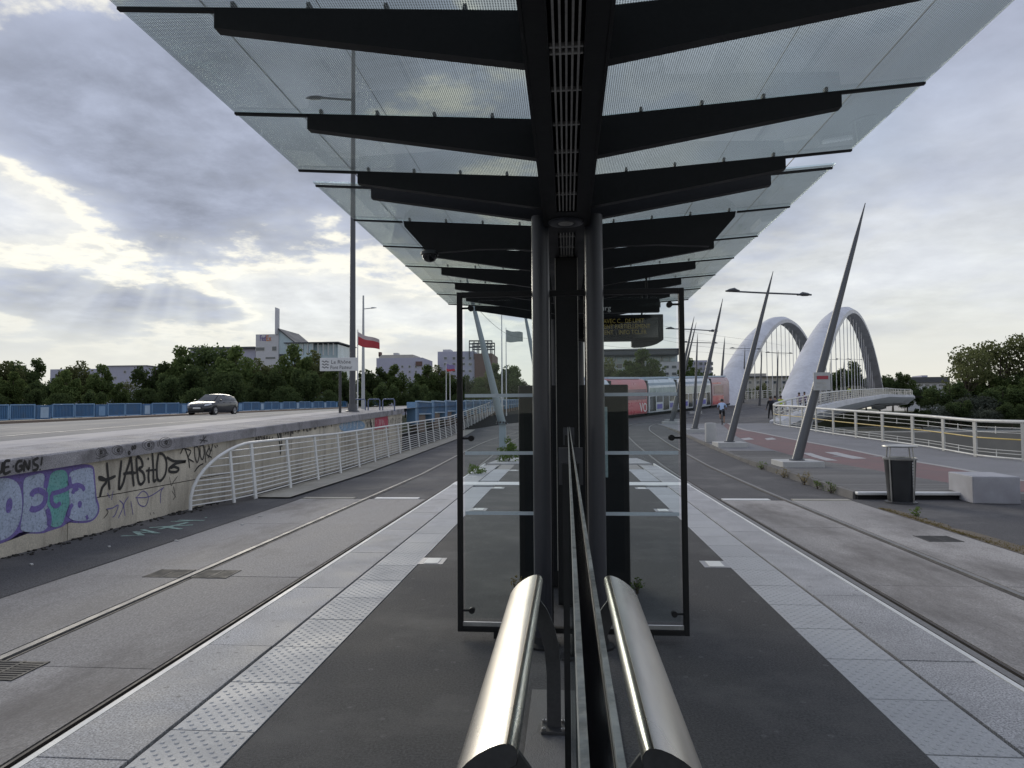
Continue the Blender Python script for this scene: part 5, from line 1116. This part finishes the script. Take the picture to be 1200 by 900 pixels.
for poly, z in (([(-900, -200), (-31.6, -200), (-36, 150), (-60, 175), (-900, 175)], .6), ([(-31, -900), (2600, -900), (2600, -60), (40.5, -60), (40.5, -15.2), (-31, -15.2)], RZ-.02), ([(-900, 176), (40, 176), (90, 205), (118, 178), (160, 150), (320, 60), (2600, 60), (2600, 3000), (-2600, 3000), (-2600, 176)], .5)):
    m.prism([(x, y, z) for x, y in poly], (0, 0, -6))
m.build('terrain', EARTH)['kind'] = 'structure'
QUAY = pm('quay_stone', (.20, .19, .17), .2, .6, .85, .4)
m = MB(); q = [(p.x+.3, p.y) for p in near]; 
m.loft([[(x, y, pz(y)-.03), (x+.1, y, pz(y)-.5), (x+1.2, y+.3, -4)] for x, y in q], closed=False, cap=False); m.build('quay_wall', QUAY)['kind'] = 'structure'
MB().bb(-7.6, 40, 44, 46.2, -4, .1).build('abutment', QUAY)['kind'] = 'structure'
# ---------------------------------------------------------------- trees
def leafm(name, c, c2, tl=.35):
    m = bpy.data.materials.new(name); m.use_nodes = True; nt = m.node_tree; nt.nodes.clear(); N = nt.nodes.new; L = nt.links.new
    g = N('ShaderNodeNewGeometry'); oi = N('ShaderNodeObjectInfo'); mx = N('ShaderNodeMix'); mx.data_type = 'RGBA'; L(g.outputs['Random Per Island'], mx.inputs[0]); mx.inputs[6].default_value = (*c, 1); mx.inputs[7].default_value = (*c2, 1)
    mr = N('ShaderNodeMapRange'); L(oi.outputs['Random'], mr.inputs[0]); mr.inputs[3].default_value = .75; mr.inputs[4].default_value = 1.25; sc2 = N('ShaderNodeVectorMath'); sc2.operation = 'SCALE'; L(mx.outputs[2], sc2.inputs[0]); L(mr.outputs[0], sc2.inputs['Scale'])
    d = N('ShaderNodeBsdfDiffuse'); t = N('ShaderNodeBsdfTranslucent'); L(sc2.outputs[0], d.inputs[0]); L(sc2.outputs[0], t.inputs[0]); a = N('ShaderNodeMixShader'); a.inputs[0].default_value = tl; L(d.outputs[0], a.inputs[1]); L(t.outputs[0], a.inputs[2]); o = N('ShaderNodeOutputMaterial'); L(a.outputs[0], o.inputs[0]); return m
LEAF = [leafm('leaf_dark', (.052, .078, .036), (.105, .138, .056), .5), leafm('leaf_mid', (.070, .105, .038), (.14, .18, .068), .5), leafm('leaf_olive', (.095, .11, .048), (.16, .175, .08), .5), leafm('leaf_grey', (.11, .125, .10), (.17, .19, .145), .5)]
BARK = pm('bark', (.07, .055, .042), .3, 2, .9, .5, fine=20)
def crown_mesh(seed, n, rx, rz, z0, blobs, ls, mat, sparse=0., base=.12):
    r = random.Random(seed); vs, fs = [], []; B = []
    for _ in range(blobs):
        while True:
            p = Vector((r.uniform(-1, 1), r.uniform(-1, 1), r.uniform(-1, 1)))
            if p.length < 1: break
        rr = r.uniform(.22, .42)*(1-.25*max(0, p.z)); B.append((Vector((p.x*rx*.78, p.y*rx*.78, z0+rz+p.z*rz*.80)), rr*rx))
    for _ in range(n):
        c, rr = r.choice(B); d = Vector((r.gauss(0, 1), r.gauss(0, 1), r.gauss(0, 1))).normalized(); q = c+d*rr*(r.random()**.35)*(1.0+.15*r.random())
        if q.z < base*rz: continue
        s = ls*r.uniform(.6, 1.35); u = Vector((r.gauss(0, 1), r.gauss(0, 1), r.gauss(0, .7))).normalized(); w = u.orthogonal().normalized(); w.rotate(Matrix.Rotation(r.uniform(0, 6.28), 3, u)); v = u.cross(w)
        o = len(vs); vs += [q+w*s*.5, q+v*s*.32+u*s*.08, q-w*s*.5, q-v*s*.32+u*s*.08]; fs.append((o, o+1, o+2, o+3))
    me = bpy.data.meshes.new('crown'); me.from_pydata(vs, [], fs); me.materials.append(mat); return me, B
def tree_proto(seed, kind, mat, n=5200, rx=3.4, rz=4.0, z0=2.0, blobs=34, ls=.42):
    me, B = crown_mesh(seed, n, rx, rz, z0, blobs, ls, mat); r = random.Random(seed+99); m = MB()
    m.tube([(0, 0, -.3), (.05, .02, 1.5), (.0, .1, z0+rz*.6), (.1, 0, z0+rz*1.5)], [.22, .17, .12, .03], 8)
    for c, rr in r.sample(B, min(16, len(B))): m.tube([(0, 0, r.uniform(1.4, z0+rz*.6)), c*.6+Vector((0, 0, 1.2)), c], [.08, .05, .015], 5, cap=False)
    return me, m.mesh('trunk', BARK)
PROT = [tree_proto(1, 0, LEAF[0]), tree_proto(2, 0, LEAF[1], rx=3.0, rz=4.2), tree_proto(3, 0, LEAF[2], n=4200, rx=3.6, rz=3.8, blobs=30), tree_proto(4, 0, LEAF[0], rx=4.2, rz=3.6, z0=1.6, blobs=40, n=6500), tree_proto(5, 0, LEAF[2], n=1500, rx=3.4, rz=3.6, z0=2.8, blobs=30, ls=.34), tree_proto(6, 0, LEAF[3], n=4200, rx=4.0, rz=3.2, z0=.8, blobs=34)]
def tree(px, topy, y, kind, label, group, z0=.5, wide=1.0):
    p = at_y(px, topy, y); h = p.z-z0; s = h/9.3; t = thing('tree', label, 'tree', (p.x, y, z0), group); t.rotation_euler[2] = random.uniform(0, 6.28); t.scale = (s*wide, s*wide, s)
    for nm, me in zip(('crown', 'trunk'), PROT[kind]): o = bpy.data.objects.new(nm, me); COL.objects.link(o); o.parent = t
    return t
LB = 'leafy tree in the dense row beyond the blue fence'; GB = 'trees beyond the blue fence'
left = [(-25, 428, 112, 1), (2, 424, 118, 2), (30, 417, 124, 0), (16, 440, 105, 1), (58, 440, 110, 0), (96, 424, 118, 2), (78, 438, 108, 1), (120, 432, 112, 1), (148, 446, 120, 4), (140, 452, 100, 1), (182, 422, 120, 0), (212, 412, 122, 1), (200, 436, 104, 0), (250, 400, 126, 3), (232, 425, 108, 0), (276, 412, 118, 1), (268, 432, 104, 3), (304, 420, 122, 2), (318, 430, 110, 0), (345, 410, 124, 1), (372, 411, 128, 2), (358, 430, 112, 0), (392, 430, 118, 1), (408, 440, 112, 0), (437, 428, 130, 0), (462, 432, 134, 1), (452, 446, 118, 0), (488, 446, 128, 0), (40, 452, 98, 0), (170, 452, 98, 3), (110, 455, 96, 0), (335, 450, 104, 3), (300, 452, 100, 0), (385, 455, 106, 3), (425, 455, 112, 3), (-10, 455, 96, 3), (70, 458, 94, 3), (230, 452, 96, 3), (475, 458, 120, 3)]
KN = ['dense dark green tree', 'full mid green tree', 'loose olive green tree', 'broad low dark tree', 'small thin crowned tree', 'grey green spreading tree']
def zone(px, Z): return next(n for lim, n in Z if px < lim)
ZL = [(50, 'beyond the blue fence, left of the long lilac block'.replace('left of', 'clear of')), (175, 'in front of the long lilac block'), (296, 'beyond the blue fence behind the car'), (402, 'in front of the office building'), (600, 'between the offices and the lilac apartment block')]
for px, ty, y, k in left: tree(px, ty, y, k, KN[k]+' '+zone(px, ZL), GB, z0=.6)
LB2 = 'leafy tree on the far bank seen through the glass screen'; GB2 = 'trees on the far bank ahead'
for px, ty, y, k in [(500, 432, 190, 1), (514, 428, 195, 2), (530, 440, 188, 0), (548, 438, 192, 0), (562, 446, 186, 1), (575, 436, 190, 2), (590, 424, 196, 0), (603, 433, 192, 1), (612, 446, 188, 0), (628, 452, 190, 0), (540, 456, 182, 3), (580, 456, 182, 3), (508, 456, 182, 3)]: tree(px, ty, y, k, KN[k]+' on the far bank '+zone(px, [(546, 'before the scaffolded block'), (900, 'beyond the tall flagpoles')]), GB2)
LB3 = 'leafy tree standing before the glazed building behind the tram'; GB3 = 'trees behind the tram'
for px, ty, y, k, w in [(752, 415, 132, 1, 1.1), (716, 420, 140, 2, 1.0), (736, 432, 130, 0, 1.0), (772, 434, 134, 0, 1.0), (806, 425, 150, 1, 1.0), (822, 432, 155, 0, 1.0)]: tree(px, ty, y, k, KN[k]+(' before the glazed building behind the tram' if px < 790 else ' before the side block behind the masts'), GB3, wide=w)
LB4 = 'dark tree on the far bank behind the arch bridge'; GB4 = 'trees behind the arch bridge'
for px, ty, y, k in [(870, 452, 235, 0), (895, 449, 240, 2), (925, 446, 236, 1), (985, 430, 230, 0), (1000, 428, 235, 1), (968, 434, 232, 0), (1014, 436, 228, 0), (1045, 435, 225, 0), (1062, 442, 226, 1), (1078, 452, 222, 0), (1030, 445, 222, 0), (1092, 455, 215, 3), (1060, 460, 210, 3), (1085, 466, 205, 3)]: tree(px, ty, y, k, KN[k]+zone(px, [(940, ' beneath the far arch by the low building'), (1020, ' behind the hangers of the near arch'), (1200, ' on the far bank beside the dark roofed building')]), GB4)
LB5 = 'tall loose crowned tree on the river bank across from the promenade'; LB6 = 'dense low tree on the river bank across from the promenade'
for px, ty, y, k, l in [(1132, 408, 200, 4, 1), (1172, 396, 205, 4, 1), (1205, 388, 200, 4, 1), (1150, 402, 212, 4, 1), (1128, 444, 205, 0, 0), (1160, 440, 198, 1, 0), (1190, 434, 200, 0, 0), (1225, 428, 200, 1, 0), (1112, 446, 190, 0, 0), (1140, 448, 186, 5, 0), (1175, 450, 184, 0, 0), (1205, 445, 182, 1, 0), (1240, 440, 182, 0, 0), (1100, 464, 180, 5, 0), (1125, 468, 176, 0, 0), (1155, 470, 172, 5, 0), (1185, 470, 170, 0, 0), (1215, 468, 170, 3, 0), (1080, 478, 178, 0, 0), (1260, 470, 165, 3, 0), (1290, 430, 180, 0, 0)]:
    tree(px, ty, y, k, LB5 if l else KN[k]+(' on the bank slope across the river' if ty > 440 else ' high on the bank across the river'), 'tall bank trees' if l else 'low bank trees', z0=-3.4 if y < 192 else -2.0, wide=1.0 if l else 1.35)
# shrubs and weeds
GRN = leafm('leaf_bright', (.08, .13, .03), (.16, .22, .06), .4); STRAW = leafm('leaf_straw', (.16, .13, .06), (.26, .21, .10), .3)
def shrub(name, p, w, h, n, mat, label, ls, cat='shrub', group=None, seed=0):
    t = thing(name, label, cat, p, group); me, B = crown_mesh(seed+50, n, w/2, h/2, 0, 16, ls, mat, base=0); o = bpy.data.objects.new('foliage', me); COL.objects.link(o); o.parent = t; m = MB()
    r = random.Random(seed)
    for c, rr in B[:8]: m.tube([(r.uniform(-.05, .05)*w, r.uniform(-.05, .05)*w, -.02), c*.6, c], [.012*h+.004, .008*h+.003, .003], 5, cap=False)
    o = bpy.data.objects.new('stem', m.mesh('stem', BARK)); COL.objects.link(o); o.parent = t; return t
shrub('shrub', (at_y(594, 515, 22).x, 22.0, gz(0, 22)-.05), 1.0, 1.0, 900, GRN, 'bright green shrub at the platform end before the pedestal', .07, seed=1)
shrub('shrub', (at_y(557, 540, 17).x, 17.2, RZ), .62, .55, 420, GRN, 'small green bush growing against the platform edge', .05, seed=2)
shrub('weed', (-.46, 6.02, 0), .14, .16, 90, STRAW, 'spindly weed at the cabinet foot on the graffiti wall side', .022, 'weed', seed=3)
shrub('weed', (.60, 6.02, 0), .16, .14, 90, GRN, 'sprawling weed at the cabinet foot on the bridge side', .022, 'weed', seed=4)
for i, (x, y, s) in enumerate(((5.82, 15.6, .28), (5.80, 17.2, .34), (5.83, 16.4, .22), (5.8, 18.8, .3), (5.84, 21, .26))): shrub('weed', (x, y, gz(x, y)), s*1.5, s, 120, STRAW if i % 2 else GRN, 'tuft of dry weed growing along the dark kerb', .035, 'weed', 'weeds along the kerb', seed=10+i)
shrub('weed', (5.95, 12.2, RZ), .22, .2, 110, GRN, 'small green weed rooted between the pavement and the track slab', .03, 'weed', seed=20)
r = random.Random(5); vs, fs = [], []
for _ in range(2600):
    y = r.uniform(6.2, 13.2); x = 5.79+abs(r.gauss(0, .10+.06*math.sin(y*2.2)))*(1 if y < 11.5 else .6); a = r.uniform(0, 6.28); h = r.uniform(.008, .03); w = r.uniform(.006, .02); o = len(vs); dx, dy = math.cos(a)*w, math.sin(a)*w
    vs += [(x-dx, y-dy, RZ), (x+dx, y+dy, RZ), (x+dy*.6+r.uniform(-.03, .03), y+r.uniform(-.03, .03), RZ+h)]; fs.append((o, o+1, o+2))
me = bpy.data.meshes.new('dry_grass'); me.from_pydata(vs, [], fs); me.materials.append(STRAW); o = bpy.data.objects.new('dry_grass', me); COL.objects.link(o); tag(o, 'strip of dry grass and dirt along the pavement joint', 'grass', kind='stuff')
DIRT = pm('dirt', (.13, .105, .075), .35, 3, .95, .6, fine=60)
m = MB(); rr_ = random.Random(8); ys = frange(6.0, 13.2, .3)
m.loft([[(5.77, y, RZ+.003), (5.9+.05*rr_.random(), y, RZ+.012), (5.95+.22*rr_.random()*(1 if y < 11.6 else .3), y, RZ+.003)] for y in ys], closed=False, cap=False); tag(m.build('dirt_strip', DIRT), kind='structure')
# litter along the wall foot
LIT = [pm('litter_pale', (.5, .5, .48), .1, 9, .7), pm('litter_dark', (.03, .028, .025), .3, 9, .9)]
r = random.Random(11); m = MB()
for _ in range(220):
    y = r.uniform(7, 14); x = WX+abs(r.gauss(0, .10)); s = r.uniform(.01, .04); m.box((x+.02, y, RZ+s*.25), (s, s*r.uniform(.6, 1.6), s*.6), Matrix.Rotation(r.uniform(0, 3), 3, 'Z'))
tag(m.build('leaf_litter', LIT[1]), 'dark leaf litter gathered at the foot of the wall', 'litter', kind='stuff')
m = MB()
for px, py in ((37, 662), (207, 634), (128, 641), (284, 615), (305, 605)): p = at_z(px, py, RZ); m.box(p+Vector((0, 0, .008)), (.06, .03, .012), Matrix.Rotation(px, 3, 'Z'))
tag(m.build('paper_scraps', LIT[0]), 'few pale paper scraps lying on the asphalt by the wall', 'litter', kind='stuff')
# ---------------------------------------------------------------- buildings
WIN = pm('window_glass', (.05, .065, .085), .3, .3, .12, spec=.8); WINP = pm('window_pale', (.30, .40, .46), .3, .2, .15, spec=.8); FRAMEW = pm('window_frame', (.5, .5, .5), .1, 1, .5)
def bl(px0, px1, y0, y1, Y): a = at_y(px0, y1, Y); b = at_y(px1, y0, Y); return a.x, b.x, a.z, b.z
def block(t, px0, px1, pt, pb, Y, dep, mat, name='wall', base=None):
    x0, x1, z0, z1 = bl(px0, px1, pt, pb, Y); return MB().bb(x0, x1, Y, Y+dep, 0 if base is None else base, z1).build(name, mat, t)
def win(t, px0, px1, pt, pb, Y, mat=None, pr=.12):
    x0, x1, z0, z1 = bl(px0, px1, pt, pb, Y); f = MB().bb(x0, x1, Y-pr*.6, Y+.05, z0, z1).build('window', FRAMEW, t); d = min(.18, (x1-x0)*.12, (z1-z0)*.12); MB().bb(x0+d, x1-d, Y-pr, Y-pr*.6-.003, z0+d, z1-d).build('pane', mat or WIN, f)
WB = pm('render_white', (.50, .50, .53), .06, .1, .7, 0, fine=1.5, stain=(.42, .42, .44), stain_amt=.5, stain_scale=.1); LIL = pm('render_lilac', (.40, .40, .50), .06, .1, .75, 0, fine=1.5, stain=(.34, .34, .42), stain_amt=.5, stain_scale=.1); BEI = pm('render_beige', (.42, .40, .36), .06, .1, .75, 0, fine=1.5); ROOFD = pm('roof_dark', (.07, .075, .085), .1, .2, .6, 0, fine=2); BRK = pm('brick_dark', (.14, .085, .075), .2, .4, .8, 0, fine=3)
Y = 240; t = thing('office_building', 'white office building with orange and purple lettering, slim sign tower and glass wing', 'building', (at_y(310, 480, Y).x, Y, 0))
block(t, 299, 326.5, 391.5, 480, Y, 26, WB); block(t, 222, 299, 409, 480, Y+3, 20, LIL, 'low_wing'); block(t, 220, 298, 406, 408.5, Y+1.5, 24, ROOFD, 'roof_slab', at_y(250, 408.5, Y).z)
gw = block(t, 334, 367, 401, 480, Y-.5, 20, WINP, 'glass_wing'); gw2 = block(t, 367.4, 396, 403.5, 480, Y+1, 20, WINP, 'glass_wing')
for px in range(336, 396, 6): x0, x1, z0, z1 = bl(px, px+.9, 402, 416, Y-1); MB().bb(x0, x1, Y-.9, Y-.6, z0, z1).build('mullion', FRAMEW, t)
x0, x1, z0, z1 = bl(333, 397, 400.4, 402.6, Y-1); MB().bb(x0, x1, Y-1.4, Y+20, z0, z1).build('roof_edge', ROOFD, t)
for a in ((299.5, 310.5, 406.5, 411.5), (318.5, 324.5, 405.5, 411.5), (311, 323, 418, 421)): win(t, *a, Y)
for k in range(3): win(t, 302+8*k, 308+8*k, 440, 446, Y)
x0, x1, z0, z1 = bl(323.5, 326.3, 361, 392, Y); MB().loft([[(lerp(x0, x1, .5)+w*(x1-x0)*.5*a, Y+2*b, z) for a, b in ((-1, 0), (0, -1), (1, 0), (0, 1))] for z, w in ((z0, .8), (lerp(z0, z1, .5), 1.15), (lerp(z0, z1, .9), .9), (z1, .35))]).build('sign_tower', WB, t)
c0 = at_y(326.6, 386, Y); c1 = at_y(345, 402, Y); MB().prism([(c0.x, Y+.3, c0.z), (c1.x, Y+.3, c1.z), (c1.x, Y+.3, c1.z-4), (c0.x, Y+.3, c1.z-4)], (0, 18, 0)).build('glass_gable', WINP, t)
MB().prism([(c0.x, Y-.3, c0.z+.4), (c1.x+.5, Y-.3, c1.z+.2), (c1.x+.5, Y-.3, c1.z-.3), (c0.x, Y-.3, c0.z-.3)], (0, 19, 0)).build('gable_roof', ROOFD, t)
FPU = pm('letter_purple', (.10, .04, .26), .05, 1, .6); FOR = pm('letter_orange', (.60, .16, .02), .05, 1, .6)
for tx, x0_, x1_, mt in (('Fed', 304.5, 311.6, FPU), ('Ex', 311.9, 318, FOR)):
    a_, b_2 = at_y(x0_, 399.5, Y), at_y(x1_, 399.5, Y); w_ = max(v.co.x for v in text_mesh(tx, 3.0).vertices); text_obj(tx, 3.0, (a_.x, Y-.12, a_.z), rad(90), mt, t, sx=(b_2.x-a_.x)/w_, extr=.02)
Y = 235; t = thing('apartment_block', 'pale lilac apartment block with flat roof boxes beyond the trees', 'building', (at_y(468, 480, Y).x, Y, 0)); block(t, 441, 495, 419, 480, Y, 18, LIL); block(t, 444, 484, 415.5, 419.2, Y+2, 12, BEI, 'roof_box', at_y(450, 420, Y).z); block(t, 487, 494.5, 423.5, 428.5, Y-.6, 3, BRK, 'balcony', at_y(490, 428.5, Y).z); block(t, 443.5, 446, 412.5, 416, Y+2, 2, BRK, 'chimney', at_y(450, 417, Y).z); block(t, 461, 466, 413.5, 416, Y+3, 3, WB, 'roof_vent', at_y(450, 417, Y).z)
for px in (458, 470, 478.5, 486):
    for py in (428, 434, 441, 449): win(t, px, px+3, py, py+3.2, Y)
Y = 250; t = thing('scaffolded_block', 'lilac block with a dark brick corner and open steel frame on its roof', 'building', (at_y(545, 480, Y).x, Y, 0)); block(t, 513, 556, 411.5, 480, Y, 20, LIL); block(t, 556.2, 577, 414, 480, Y-1, 20, BRK, 'brick_corner'); block(t, 519, 528, 409.5, 412, Y+3, 5, WB, 'roof_box', at_y(520, 412, Y).z)
for px in (520, 530, 541, 549):
    for py in (418, 425, 433): win(t, px, px+4, py, py+3.5, Y)
for px in (550, 555.5, 561, 566, 571.5, 576.5):
    a, b = at_y(px, 415, Y-.5), at_y(px, 399, Y-.5); 
    for dy in (0, 9): MB().beam((a.x, Y-.5+dy, a.z-2), (b.x, Y-.5+dy, b.z), .35, .35).build('frame_post', ROOFD, t)
for py in (399.5, 403, 407):
    a, b = at_y(550, py, Y-.5), at_y(576.5, py, Y-.5)
    for dy in (0, 9): MB().beam((a.x, Y-.5+dy, a.z), (b.x, Y-.5+dy, b.z), .3, .5).build('frame_beam', ROOFD, t)
Y = 185; t = thing('long_block', 'long pale lilac block half hidden by trees left of the offices', 'building', (at_y(120, 480, Y).x, Y, 0)); block(t, 58, 128, 432, 480, Y+6, 15, LIL, 'rear_wing'); block(t, 112, 171, 428.5, 480, Y, 20, LIL); block(t, 111, 172, 427.8, 429, Y-.5, 21, WB, 'parapet', at_y(120, 429, Y).z)
for px0, px1, py in ((156, 163, 433), (156, 163, 441), (133, 137, 441), (145, 148, 434), (133, 136, 449)): win(t, px0, px1, py, py+3.6, Y)
Y = 165; t = thing('glazed_building', 'modern building with dark overhanging roof slab and glass front behind the tram', 'building', (at_y(750, 480, Y).x, Y, 0)); block(t, 700, 794, 416, 490, Y+3, 30, WINP); block(t, 690, 797, 409.5, 416.5, Y-3, 36, ROOFD, 'roof_slab', at_y(750, 416.5, Y).z); block(t, 690, 797.5, 408.6, 410, Y-3.4, 37, WB, 'roof_trim', at_y(750, 410, Y).z); block(t, 775, 796, 424, 490, Y-1, 12, WB, 'white_volume')
for px in range(704, 794, 9):
    for py in (418, 426, 434): win(t, px, px+7.5, py, py+6.5, Y+2.9, WIN if (px+py) % 3 else WINP)
for py in (428, 436, 443): win(t, 778, 784, py, py+4, Y-1.05); win(t, 787, 793, py, py+4, Y-1.05)
block(t, 799, 834, 422, 490, Y+8, 20, LIL, 'side_block')
for px in range(801, 833, 6):
    for py in (424, 430, 436): win(t, px, px+4.6, py, py+4.2, Y+7.9)
Y = 262; t = thing('low_building', 'long low beige building seen beneath the far arch', 'building', (at_y(900, 480, Y).x, Y, 0)); block(t, 850, 955, 441.5, 480, Y, 25, BEI); block(t, 848, 956, 440, 442, Y-1, 27, ROOFD, 'roof_slab', at_y(900, 442, Y).z); block(t, 866, 898, 437.5, 440.2, Y+4, 8, BEI, 'roof_box', at_y(900, 441, Y).z)
for px in range(856, 952, 10): win(t, px, px+5, 446, 450, Y)
Y = 300; t = thing('waterside_building', 'dark roofed white building between trees on the far bank', 'building', (at_y(1090, 480, Y).x, Y, 0)); block(t, 1064, 1112, 448, 480, Y, 25, WB); block(t, 1062, 1113, 441.5, 448.3, Y-1, 27, ROOFD, 'roof', at_y(1090, 448.3, Y).z); block(t, 1080, 1087, 439.8, 442, Y+4, 8, LIL, 'roof_box', at_y(1090, 443, Y).z)
for px in range(1068, 1110, 8): win(t, px, px+5.5, 450, 453, Y)
for o in bpy.data.objects:
    if '_o' in o: del o['_o']
